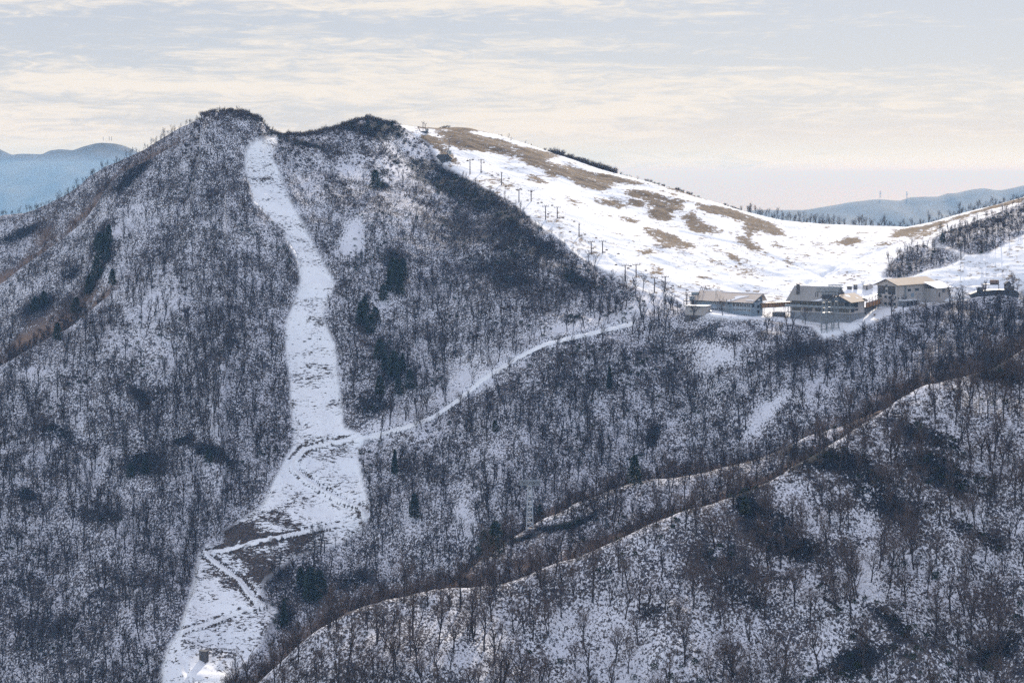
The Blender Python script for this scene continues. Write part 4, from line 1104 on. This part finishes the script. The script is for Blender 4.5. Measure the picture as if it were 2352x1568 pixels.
for a0, w_, z0_ in ((-12, 1.6, 5.2), (-8.3, 1.6, 5.0), (-5.6, 1.9, 4.6), (-1.4, .9, 4.9), (-12, 1.2, 1.2), (-8.4, 1.6, 1.0), (-5.6, 1.6, 1.0), (-2.4, 1.6, 1.0)):
    window(L3, 'f', a0, a0 + w_, z0_, z0_ + 1.25, mull=0, frame=galv)
sc_ = .1831 * q / math.cos(math.radians(47))
for a0, a1, zt, zb_ in ((1625, 1670, 9.9, 8.5), (1742, 1795, 9.9, 8.5)): window(L3, 's', (a0 - 1450) * sc_, (a1 - 1450) * sc_, zb_, zt, frame=galv)
for a0 in (1465, 1525, 1590): window(L3, 's', (a0 - 1450) * sc_, (a0 - 1430) * sc_, 4.6, 5.4, frame=galv, mull=0)
MB().box(.003, .1, (1675 - 1450) * sc_, (1725 - 1450) * sc_, 5.0, 7.4).build('door', bluewall, L3)
MB().box(-.02, .5, (1575 - 1450) * sc_, (1590 - 1450) * sc_, -2, eh - .9).build('downpipe', galv, L3)
MB().box(-.0, .06, 0.3, LL - .2, 6.3, 6.4).build('trim_board', concrete, L3)
e1 = MB().box(.0, 4.2, 2.0, 17, -8, 3.6).build('lean_to', concrete, L3)
MB().box(-.01, 4.8, 1.5, 18, 3.6, 3.85).build('lean_to_roof', snowm, e1)
for y_ in (4, 8, 12): window(e1, 's', y_, y_ + 2.6, .6, 2.8, pos=4.2, mull=0, frame=darkm)
e2 = MB().box(.0, 7.5, LL - 11, LL + 4, -2, 9.6).build('side_annex', creamwall, L3)
MB().prism([(-.02, 13.0), (9.0, 9.7), (9.0, 9.95), (-.02, 13.3)], 'y', LL - 12.5, LL + 6).build('annex_roof', snowm, e2)
window(e2, 's', LL - 4, LL - 1, 7.0, 9.0, pos=7.5, frame=galv); 
MB().box(7.503, 7.6, LL - 8, LL - 6.6, 4.6, 7.0).build('door', darkm, e2)
for y_ in (1.6, 4.6): pass
lk = MB()
bpy.context.view_layer.update()
pa = L3.matrix_world @ Vector((-gw, 2, 0)); pb = L2.matrix_world @ Vector((37, 19, 0))
LK = empty('covered_passage', (pb.x, pb.y, pa.z), math.atan2(pa.y - pb.y, pa.x - pb.x), 'dark framed covered passage between balcony lodge and gondola station', 'passage')
wl = math.hypot(pa.x - pb.x, pa.y - pb.y)
for i in range(6):
    t = wl * i / 5; lk.bar((t, -1.4, -3), (t, -1.4, 6.8), .18)
for z_ in (1.2, 4.2, 6.8): lk.bar((0, -1.4, z_), (wl, -1.4, z_), .18)
for i in range(5): lk.bar((wl * i / 5, -1.4, 4.2), (wl * (i + 1) / 5, -1.4, 6.8), .12)
lk.build('frame', darkm, LK); MB().box(0, wl, -1.2, -1.1, 1.3, 4.0).build('panel', amber, LK); MB().box(0, wl, -1.7, 1.6, 6.85, 7.0).build('roof', darkm, LK)
MB().box(0.1, wl - .1, 1.0, 1.2, -3, 1.2).build('wall', darkm, LK)

# -- latticed gondola towers
def lattice_mast(mb, cx, cy, w0, w1, z0, z1, n, r=.09):
    for i in range(n):
        ta, tb = i / n, (i + 1) / n; wa = w0 + (w1 - w0) * ta; wb = w0 + (w1 - w0) * tb; za_ = z0 + (z1 - z0) * ta; zb_ = z0 + (z1 - z0) * tb
        ca = [(cx + sx_ * wa / 2, cy + sy_ * wa / 2, za_) for sx_, sy_ in ((-1, -1), (1, -1), (1, 1), (-1, 1))]
        cb_ = [(cx + sx_ * wb / 2, cy + sy_ * wb / 2, zb_) for sx_, sy_ in ((-1, -1), (1, -1), (1, 1), (-1, 1))]
        for k in range(4):
            mb.tube([ca[k], cb_[k]], r, 4, False); mb.tube([cb_[k], cb_[(k + 1) % 4]], r * .7, 3, False)
            mb.tube([ca[k], cb_[(k + 1) % 4]] if (i + k) % 2 else [ca[(k + 1) % 4], cb_[k]], r * .6, 3, False)


def truss(mb, x0, x1, y, z0, z1, d, n, r=.10):
    for yy_ in (y, y + d):
        mb.tube([(x0, yy_, z0), (x1, yy_, z0)], r, 4, False); mb.tube([(x0, yy_, z1), (x1, yy_, z1)], r, 4, False)
        for i in range(n):
            a_ = x0 + (x1 - x0) * i / n; b_ = x0 + (x1 - x0) * (i + 1) / n
            mb.tube([(a_, yy_, z0), (b_, yy_, z1)] if i % 2 else [(a_, yy_, z1), (b_, yy_, z0)], r * .7, 3, False)
            mb.tube([(a_, yy_, z0), (a_, yy_, z1)], r * .7, 3, False)
    for i in range(n + 1):
        a_ = x0 + (x1 - x0) * i / n; mb.tube([(a_, y, z1), (a_, y + d, z1)], r * .7, 3, False); mb.tube([(a_, y, z0), (a_, y + d, z0)], r * .7, 3, False)


h = hit(1903, 762); q = mpp(h.y) * .1831
GT = empty('gondola_tower', h, 0, 'large grey lattice gondola tower with stacked truss arms before the balcony lodge', 'gondola tower')
def gx_(a): return (a - 670) * q
def gz_(b): return (868 - b) * q
for cx, cy, zb_ in ((gx_(612), 0, 870), (gx_(690), 2.6, 850), (gx_(785), 5.2, 820)):
    m_ = MB(); lattice_mast(m_, cx, cy, 3.3, 1.5, gz_(zb_) - 4, gz_(430), 8, .16); m_.build('leg', galv, GT)
m_ = MB(); truss(m_, gx_(585), gx_(790), -1.2, gz_(395), gz_(350), 2.4, 9, .16); m_.build('truss_arm', galv, GT)
m_ = MB(); truss(m_, gx_(530), gx_(870), 2.4, gz_(372), gz_(320), 2.4, 13, .14); m_.build('truss_arm', galv, GT)
m_ = MB(); truss(m_, gx_(700), gx_(877), 6.5, gz_(320), gz_(285), 2.4, 8, .12); m_.build('truss_arm', galv, GT)
m_ = MB()
for a in (605, 640, 680, 720, 760, 800):
    m_.bar((gx_(a), -1, gz_(395)), (gx_(a - 20), 3, gz_(440)), .35); m_.bar((gx_(a), 3, gz_(430)), (gx_(a + 20), 7, gz_(372)), .3)
for a in (520, 545, 840, 862): m_.bar((gx_(a), 2.4, gz_(360)), (gx_(a), 3.4, gz_(430)), .3)
m_.box(gx_(590), gx_(720), -1.0, 1.0, gz_(452), gz_(398)).build('sheave_assembly', darkm, GT)
m_ = MB().box(gx_(592), gx_(800), -1.1, 1.3, gz_(620), gz_(616)).box(gx_(592), gx_(800), -1.1, 1.3, gz_(735), gz_(731)); m_.build('walkway', galv, GT)

h = hit(1217, 1213); q = mpp(h.y); H_ = 112 * q
P2 = empty('lattice_pylon', h, 0, 'slim grey lattice pylon with a wide truss crossarm rising from the bare wood', 'pylon')
m_ = MB(); lattice_mast(m_, 0, 0, 2.9, 1.6, -2, H_ * .88, 9, .24); m_.build('mast', lightsteel, P2)
m_ = MB(); truss(m_, -23 * q, 25 * q, -.9, H_ * .90, H_ * .985, 1.8, 9, .2); m_.build('crossarm', galv, P2)
m_ = MB()
for a in (-19, -14, 14, 19): m_.bar((a * q, 0, H_ * .9), (a * q + .6, 0, H_ * .86), .3)
m_.bar((-12 * q, 0, H_ * .9), (0, 0, H_ * .8), .14).bar((12 * q, 0, H_ * .9), (0, 0, H_ * .8), .14).build('sheave_assembly', darkm, P2)
cp = MB().box(-1.8, 1.8, -1.4, 1.4, -3, .3).build('footing', rust, P2)

# -- chairlift towers
def lift_tower(name, x2, y2, top, label, group, single=False):
    h_ = hit(x2, y2); Hh = (y2 - top) * mpp(h_.y)
    e = empty(name, h_, 0, label, 'lift tower', group)
    MB().tube([(0, 0, -2), (0, 0, Hh * .45), (0, 0, Hh * .92)], [.42, .36, .3], 8).build('pole', steel, e)
    w = 2.0 if not single else .5
    MB().box(-w, w, -.14, .14, Hh * .86, Hh * .90).bar((-w * .9, 0, Hh * .87), (-w * 1.15, 0, Hh), .14).bar((w * .9, 0, Hh * .87), (w * 1.15, 0, Hh), .14).build('crossarm', steel, e)
    for s_ in ((-1, 1) if not single else (1,)):
        MB().bar((s_ * w * .2, 0, Hh * .88), (s_ * w * .42, 0, Hh * 1.0), .12).tube([(s_ * w, -1.2, Hh * .86), (s_ * w, 1.2, Hh * .86)], .22, 6).build('sheave_assembly', darkm, e)
    MB().box(-.12, .12, -.42, -.2, .2, Hh * .82).build('ladder', darkm, e)
    return h_ + Vector((0, 0, Hh * .87))


LT = [(1079.5, 400, 363), (1192, 463, 431), (1253, 504, 469), (1358, 584, 551), (1436, 645, 604), (1503, 671, 633)]
RT = [(1105, 396, 363), (1152, 424, 393), (1220, 462, 434), (1280, 501, 472), (1330, 543, 511), (1384, 581, 550), (1461, 637, 603), (1528, 662, 631)]
ORD = ['highest', 'second highest', 'third from the top', 'fourth from the top', 'fifth from the top', 'sixth from the top', 'seventh from the top', 'lowest']
ltop = [lift_tower('lift_tower', *t, 'brown chairlift tower, %s in the left line beside the wood' % (ORD[i] if i < 5 else 'lowest'), 'chairlift towers down the ski slope') for i, t in enumerate(LT)]
rtop = [lift_tower('lift_tower', *t, 'brown chairlift tower, %s in the right line on open snow' % ORD[i], 'chairlift towers down the ski slope', i in (1, 4)) for i, t in enumerate(RT)]

# -- chairlift top stations
def zt(a, b): return 918.7 + .0915 * a, 258.4 + .0915 * b
h = hit(*zt(560, 475)); q = mpp(h.y) * .0915
def ux(a): return (a - 560) * q
def uz(b): return (475 - b) * q
TS = empty('lift_top_station', h, 0, 'upper chairlift top station on the brown summit with two forked masts', 'lift station')
MB().box(ux(270), ux(700), -2, 4, uz(510), uz(462)).build('platform', darkm, TS)
for a, t in ((578, 250), (632, 285)):
    MB().tube([(ux(a), 0, uz(470)), (ux(a), 0, uz(t + 15))], .28, 7).bar((ux(a), 0, uz(t + 25)), (ux(a - 40), 0, uz(t - 30)), .2).bar((ux(a), 0, uz(t + 25)), (ux(a + 45), 0, uz(t - 25)), .2).bar((ux(a - 8), 0, uz(t + 15)), (ux(a - 15), 0, uz(t - 25)), .13).bar((ux(a + 8), 0, uz(t + 15)), (ux(a + 18), 0, uz(t - 22)), .13).build('forked_mast', steel, TS)
MB().tube([(ux(585), 0, uz(250)), (ux(585), 0, uz(170))], .05, 4).build('antenna', darkm, TS)
MB().bar((ux(450), 0, uz(465)), (ux(448), 0, uz(340)), .25).bar((ux(450), 0, uz(345)), (ux(505), 0, uz(460)), .35).build('brace', steel, TS)
MB().bar((ux(450), 0, uz(345)), (ux(640), 1, uz(390)), .25).build('boom', steel, TS)
c_ = MB().box(ux(650), ux(715), -.5, 2, uz(470), uz(405)).build('cabin', galv, TS); window(c_, 'f', ux(662), ux(702), uz(445), uz(418), pos=-.5, mull=0)
rt0 = h + Vector((0, 0, uz(300)))
h = hit(*zt(1190, 1235)); q = mpp(h.y) * .0915
def vx(a): return (a - 1190) * q
def vz(b): return (1235 - b) * q
MS = empty('lift_top_station', h, 0, 'lower chairlift top station on a dark retaining wall above the wood', 'lift station')
MB().prism([(vx(900), vz(1100)), (vx(960), vz(1040)), (vx(1210), vz(1045)), (vx(1340), vz(1160)), (vx(1210), vz(1190)), (vx(1190), -2), (vx(1090), -2), (vx(980), vz(1180))], 'y', 0, 5).build('retaining_wall', darkm, MS)
MB().tube([(vx(1190), -.4, -2), (vx(1190), -.4, vz(950))], .28, 7).build('post', darkm, MS)
MB().tube([(vx(1222), 2, vz(1045)), (vx(1225), 2, vz(850)), (vx(1255), 2, vz(640))], [.34, .3, .22], 7).build('mast', steel, MS)
MB().bar((vx(1215), 2, vz(605)), (vx(1310), 2, vz(605)), .25).bar((vx(1235), 2, vz(605)), (vx(1225), 2, vz(575)), .16).bar((vx(1290), 2, vz(605)), (vx(1305), 2, vz(580)), .16).bar((vx(1240), 2, vz(650)), (vx(1278), 2, vz(650)), .2).build('crossarm', steel, MS)
c_ = MB().box(vx(1215), vx(1285), 0, 3, vz(1045), vz(950)).build('cabin', galv, MS); window(c_, 'f', vx(1228), vx(1272), vz(1010), vz(970), pos=0, mull=0)
MB().bar((vx(1035), 1, vz(1040)), (vx(1035), 1, vz(930)), .25).bar((vx(1038), 1, vz(930)), (vx(1090), 1, vz(1035)), .35).build('brace', steel, MS)
lt0 = h + Vector((0, 0, vz(960)))

# -- cables and chairs
def sagline(a, b, n=8, sag=.012):
    L_ = (b - a).length; return [a.lerp(b, i / n) - Vector((0, 0, 4 * sag * L_ * (i / n) * (1 - i / n))) for i in range(n + 1)]


chm = MB().bar((0, 0, 0), (0, .3, -1.5), .09).box(-.8, .8, -.1, .5, -2.0, -1.88).box(-.8, .8, .45, .55, -1.9, -1.2).bar((-.8, .5, -1.3), (-.8, 0, -1.5), .06).bar((.8, .5, -1.3), (.8, 0, -1.5), .06).mesh('lift_chair', steel)
base_l = base_top + Vector((-1.5, 0, 0)); base_r = base_top + Vector((4.5, 6, 0))
for nm, tops in (('left', [lt0] + ltop + [base_l]), ('right', [rt0] + rtop + [base_r])):
    for s_ in (-1, 1):
        line = []
        for a, b in zip(tops[:-1], tops[1:]): line += sagline(a + Vector((s_ * 2, 0, 0)), b + Vector((s_ * 2, 0, 0)))
        o = MB().tube(line, .035, 4).build('lift_cable', cable)
        tag(o, '%s cable of the %s chairlift line running down the snow' % ('uphill' if s_ < 0 else 'downhill', nm), 'cable', 'chairlift cables')
        acc = 0; nxt = 14 + 8 * (s_ > 0)
        for a, b in zip(line[:-1], line[1:]):
            L_ = (b - a).length
            while acc + L_ > nxt:
                p_ = a.lerp(b, (nxt - acc) / L_)
                c_ = bpy.data.objects.new('lift_chair', chm); COL.objects.link(c_); c_.location = p_; c_.rotation_euler.z = random.uniform(-.1, .1) + (0 if s_ < 0 else math.pi)
                tag(c_, 'small dark chair hanging from a chairlift cable over the ski slope', 'lift chair', 'chairs hanging along the two chairlift lines'); nxt += 36
            acc += L_

# -- second lift on the right hill: T topped poles
ts = []
for i, (x2, y2, tp) in enumerate(((2062, 637, 609.5), (2207, 595, 557), (2299, 558, 523))):
    h_ = hit(x2, y2); Hh = (y2 - tp) * mpp(h_.y); w = [2.3, 2.2, 3.0][i]
    e = empty('lift_pole', h_, 0, ['dark T shaped lift pole behind the roof of the gondola station', 'dark T shaped lift pole at the tip of the wooded strip', 'dark T shaped lift pole highest on the right hillside'][i], 'lift pole', 'lift poles on the right hill')
    MB().tube([(0, 0, -2), (0, 0, Hh)], [.34, .28], 8).build('pole', darkm, e)
    MB().box(-w, w, -.2, .2, Hh - .2, Hh + .15).bar((-w, 0, Hh), (-w - .5, 0, Hh - .7), .2).bar((w, 0, Hh), (w + .5, 0, Hh - .7), .2).build('crossarm', darkm, e)
    ts.append(h_ + Vector((0, 0, Hh)))
st_ = L3.matrix_basis @ Vector((-gw / 2, 10, eh)); end = Vector(((2352 * K + 40 - 512) / F * 1300, 1300, pyz(208, 1300)))
st_ = ts[0] + Vector((-10, -14, -4.5))
for s_ in (-2, 2):
    line = []
    for a, b in zip([st_] + ts, ts + [end]): line += sagline(a + Vector((s_, 0, 0)), b + Vector((s_, 0, 0)), 6, .02)
    tag(MB().tube(line, .04, 4).build('lift_cable', cable), '%s cable strung over the T shaped poles on the right hill' % ('left' if s_ < 0 else 'right'), 'cable', 'cables on the right hill')

# -- station at the right edge
def zr(a, b): return 2216.5 + .0622 * a, 603 + .0622 * b
h = hit(*zr(1100, 1180)); q = mpp(h.y) * .0622
def wx(a): return (a - 1100) * q
def wz(b): return (1180 - b) * q
RS = empty('return_station', h, 0, 'dark lift return station with a rusty drum on a raised deck at right edge', 'lift station')
MB().prism([(wx(200), wz(1160)), (wx(480), wz(1055)), (wx(1100), wz(985)), (wx(1850), wz(1000)), (wx(2000), wz(1100)), (wx(1950), -4), (wx(400), -4)], 'y', 0, 7).build('embankment', darkm, RS)
dr = MB().tube([(wx(960), 2, wz(715)), (wx(1265), 2, wz(715))], 88 * q, 18).build('drum_cover', rust, RS)
MB().box(wx(715), wx(1285), .5, 3.5, wz(812), wz(785)).build('beam', darkm, RS)
for a in (790, 1270): MB().tube([(wx(a), 2, wz(1020)), (wx(a), 2, wz(800))], .26 if a < 900 else .15, 7).build('post', darkm, RS)
c_ = MB().box(wx(485), wx(690), 1, 4, wz(1060), wz(915)).build('cabin', darkm, RS); MB().prism([(wx(300), wz(870)), (wx(700), wz(910)), (wx(700), wz(885)), (wx(480), wz(850))], 'y', .5, 4.5).build('cabin_roof', snowm, c_)
window(c_, 'f', wx(600), wx(670), wz(975), wz(930), pos=1, mull=0)
h2 = h + Vector((wx(1660), .5, wz(1000)))
HT = empty('lift_hut', h2, 0, 'dark gabled operator hut with a small balcony at the right edge', 'hut')
MB().prism([(-150 * q, 0), (60 * q, 0), (60 * q, 220 * q), (-45 * q, 300 * q), (-150 * q, 220 * q)], 'y', 0, 4).build('wall', timber, HT)
MB().prism([(-170 * q, 205 * q), (-45 * q, 305 * q), (80 * q, 205 * q), (80 * q, 222 * q), (-45 * q, 325 * q), (-170 * q, 222 * q)], 'y', -.5, 4.5).build('roof', darkm, HT)
window(HT, 'f', -140 * q, -90 * q, 90 * q, 130 * q, mull=0)
MB().box(60 * q, 175 * q, 0, 2.5, 0, 140 * q).tube([(170 * q, 0, 140 * q), (170 * q, 0, 290 * q)], .1, 5).box(150 * q, 185 * q, 0, 1, 270 * q, 290 * q).build('balcony', timber, HT)

# -- small things behind the lodges
for x2, y2, w_, hh, lab in ((1953, 664, 2.2, 2.0, 'small dark hut on the snow behind the balcony lodge'), (1966.5, 664, 1.8, 3.0, 'narrow dark hut with overhanging roof behind the balcony lodge')):
    h_ = hit(x2, y2); e = empty('small_hut', h_, .3, lab, 'hut')
    b_ = MB().box(-w_ / 2, w_ / 2, 0, w_, -1, hh).build('wall', timber, e); MB().box(-w_ / 2 - .4, w_ / 2 + .4, -.4, w_ + .4, hh, hh + .2).build('roof', darkm, e)
    window(e, 'f', -w_ / 4, w_ / 4, hh * .45, hh * .8, mull=0)
h_ = hit(1996, 664); e = empty('cream_hut', h_, .25, 'pale cream hut squeezed between the small huts and the gondola station', 'hut')
MB().box(-2.2, 2.6, 0, 3.5, -1, 2.5).build('wall', creamwall, e); MB().prism([(-2.5, 2.5), (.2, 3.3), (2.9, 2.5), (2.9, 2.65), (.2, 3.5), (-2.5, 2.65)], 'y', -.3, 3.8).build('roof', tanroof, e)
MB().box(-1.9, -1.0, -.06, -.003, 0, 1.9).build('door', darkm, e)
h_ = hit(1982, 664); e = empty('forked_mast', h_, 0, 'grey forked lift mast standing between the small huts', 'mast')
MB().tube([(0, 0, -1), (0, 0, 3.6)], .2, 7).build('pole', galv, e)
MB().bar((0, 0, 3.4), (-1.1, 0, 5.4), .14).bar((0, 0, 3.4), (1.1, 0, 5.4), .14).bar((-1.1, 0, 4.4), (1.1, 0, 4.4), .14).bar((-.4, 0, 4.4), (-.3, 0, 5.4), .1).bar((.4, 0, 4.4), (.3, 0, 5.4), .1).build('fork', galv, e)
# far small things
for x2, py, lab in ((2022, 196.9, 'left of two tiny power pylons on the blue right range'), (2083, 197.5, 'right of two tiny power pylons on the blue right range')):
    Y_ = 14500; e = empty('power_pylon', ((x2 * K - 512) / F * Y_, Y_, pyz(py, Y_) - 4), 0, lab, 'pylon', 'power pylons on the far range')
    m_ = MB(); lattice_mast(m_, 0, 0, 10, 3, 0, 48, 5, .5)
    m_.build('mast', galv, e); MB().bar((-13, 0, 46), (13, 0, 46), .9).bar((-11, 0, 36), (11, 0, 36), .9).bar((-10, 0, 27), (10, 0, 27), .9).build('crossarm', galv, e)
for x2, hh in ((237, 26), (251, 32), (256, 30)):
    Y_ = 21000; o = MB().tube([(0, 0, 0), (0, 0, hh + 12)], 2.2, 5).build('antenna_mast', darkm)
    o.location = ((x2 * K - 512) / F * Y_, Y_, pyz(139.6, Y_) - 8); tag(o, {26: 'leftmost', 32: 'middle', 30: 'rightmost'}[hh] + ' tiny antenna mast on top of the far blue mountain', 'mast', 'antenna masts')
# dark box hut by the lower run
h = hit(465, 1517); q = mpp(h.y)
BX = empty('tool_shed', h, math.radians(-25), 'dark upright timber shed on the snow beside the lowest bend of the road', 'shed')
MB().box(-9 * q, 9 * q, 0, 12 * q, -1.5, 22 * q).build('wall', timber, BX); MB().box(-10 * q, 10 * q, -.3, 12 * q + .3, 22 * q, 22 * q + .25).build('roof', darkm, BX)
MB().box(-3 * q, 4 * q, -.06, -.003, .1, 15 * q).build('door', darkm, BX)

# ------------------------------------------------------------------ evergreens, marked trees, boulders, logs
CON = []
for i in range(6):
    T, b_ = conifer(300 + i, 14, [5.5, 7.5, 9.0, 4.0, 8.0, 6.5][i], [0, 1, 1, 0, 1, 1][i]); CON.append((T.mesh('trunk', bark), b_.mesh('crown', leafdark)))
for k, (x2, y2, hp, v_, lab) in enumerate(EV):
    h_ = hit(x2, y2); s_ = hp * mpp(h_.y) / 14.0
    e = empty('evergreen_tree', h_ - Vector((0, 0, .3)), k * 1.3, 'dark evergreen tree, ' + lab, 'evergreen tree', 'evergreen trees among the bare wood'); e.scale = (s_, s_, s_)
    for nm, me in zip(('trunk', 'crown'), CON[v_]):
        o = bpy.data.objects.new(nm, me); COL.objects.link(o); o.parent = e
for k, (x2, y2, hp, v_, lab) in enumerate(SPT):
    h_ = hit(x2, y2); s_ = hp * mpp(h_.y) / 15.0
    e = empty('bare_tree', h_ - Vector((0, 0, .2)), k * .9, lab, 'tree'); e.scale = (s_, s_, s_)
    for nm, me in zip(('trunk', 'crown'), PROTO[v_]):
        o = bpy.data.objects.new(nm, me); COL.objects.link(o); o.parent = e
for x2, y2, hp, lab in ((745, 1268, 30, 'taller dead snag at the lower right end of the bright run'), (796, 1251, 13, 'short dead stump at the lower right end of the bright run'), (2319, 668, 24, 'broken dead snag left of two trees by right edge'), (2290, 1352, 20, 'dead snag on the foreground slope at lower right')):
    h_ = hit(x2, y2); q = mpp(h_.y); o = MB().tube([(0, 0, -.5), (.1, 0, hp * q * .6), (-.1, .1, hp * q)], [.42, .3, .14], 7).build('dead_snag', bark); o.location = h_; tag(o, lab, 'dead tree')
def rock(seed, s_):
    bm = bmesh.new(); bmesh.ops.create_icosphere(bm, subdivisions=2, radius=1)
    r = random.Random(seed); off = [Vector((r.gauss(0, 1), r.gauss(0, 1), r.gauss(0, 1))).normalized() for _ in range(7)]
    for v in bm.verts:
        for o_ in off:
            d_ = v.co.dot(o_)
            if d_ > .62: v.co -= o_ * (d_ - .62) * .9
        v.co *= 1 + r.uniform(-.05, .05); v.co.z *= .62
    me = bpy.data.meshes.new('boulder'); bm.to_mesh(me); bm.free(); me.materials.append(rockm); return me
RK = [rock(i, 1) for i in range(4)]
RP = [(658,770,7,'largest dark boulder at the left edge of the run'),(700,783,9,'long dark outcrop across the middle of the run'),(742,622,5,'boulder at the right side of the narrow run'),(716,690,6,'boulder in the upper middle of the run'),(690,700,5,'boulder left of the upper middle one'),(712,777,10,'widest rock of the outcrop across the run'),(735,778,7,'right rock of the outcrop across the run'),(672,790,6,'rock below the largest boulder'),
      (698,532,4,'small rock high in the narrow run'),(645,455,5,'dark rocks near the top right edge of the run'),(565,343,4,'rock on the top left edge of the run'),(740,748,5,'rock near the right edge mid run'),(700,820,5,'small rock below the outcrop'),(560,340,3,'tiny rock beside the top left edge'),(1300,690,8,'dark rock on the shaded slope left of the lodges'),(1330,730,10,'wide dark outcrop left of the lodges'),(1350,735,8,'right end of the dark outcrop left of the lodges'),(1275,705,7,'dark rock above the outcrop left of the lodges'),(1305,735,7,'left end of the dark outcrop left of the lodges')]
for k, (x2, y2, w_, lab) in enumerate(RP):
    h_ = hit(x2, y2); q = mpp(h_.y); o = bpy.data.objects.new('boulder', RK[k % 4]); COL.objects.link(o); o.location = h_; o.scale = (w_ * q * .5, w_ * q * .4, w_ * q * .34); o.rotation_euler.z = k * .8; tag(o, lab, 'boulder', 'boulders on the cleared run and slopes')
for a, b, lab in (((1891, 1373), (1937, 1403), 'thick fallen log on the foreground slope'), ((1953, 1443), (2030, 1491), 'long thin fallen log low on the foreground slope'), ((2044, 1464), (2108, 1480), 'forked fallen log beside a standing tree low right'), ((1548, 887), (1583, 913), 'fallen log in the middle wood below the lodges'), ((1530, 919), (1571, 934), 'broken fallen log beside the middle wood clearing'), ((407, 1185), (427, 1200), 'short fallen log near a tree foot at lower left'), ((1851, 1430), (1880, 1425), 'slim pale log lying across the foreground slope')):
    A_, B_ = hit(*a), hit(*b); r_ = .42 if 'thick' in lab else .27
    if (A_ - B_).length < 60:
        M_ = (A_ + B_) / 2; o = MB().tube([A_ - M_ + Vector((0, 0, .3)), Vector((0, 0, .5)), B_ - M_ + Vector((0, 0, .3))], [r_ * 1.3, r_, r_ * .6], 7).build('fallen_log', bark); o.location = M_; tag(o, lab, 'log')
# ------------------------------------------------------------------ haze
def haze():
    m = bpy.data.materials.new('haze'); m.use_nodes = True; t = NT(m.node_tree)
    v = t.n('ShaderNodeVolumePrincipled', {'Color': (0.29, 0.56, 1.0, 1), 'Absorption Color': (1, 1, 1, 1), 'Density': 5.8e-5, 'Anisotropy': -0.05})
    t.n('ShaderNodeOutputMaterial', {'Volume': v.outputs[0]})
    o = MB().box(-260000, 260000, -4000, 430000, -841, 100).build('haze', m)
    tag(o, 'pale blue haze thickening toward the far mountains and sea', kind='stuff')


haze()
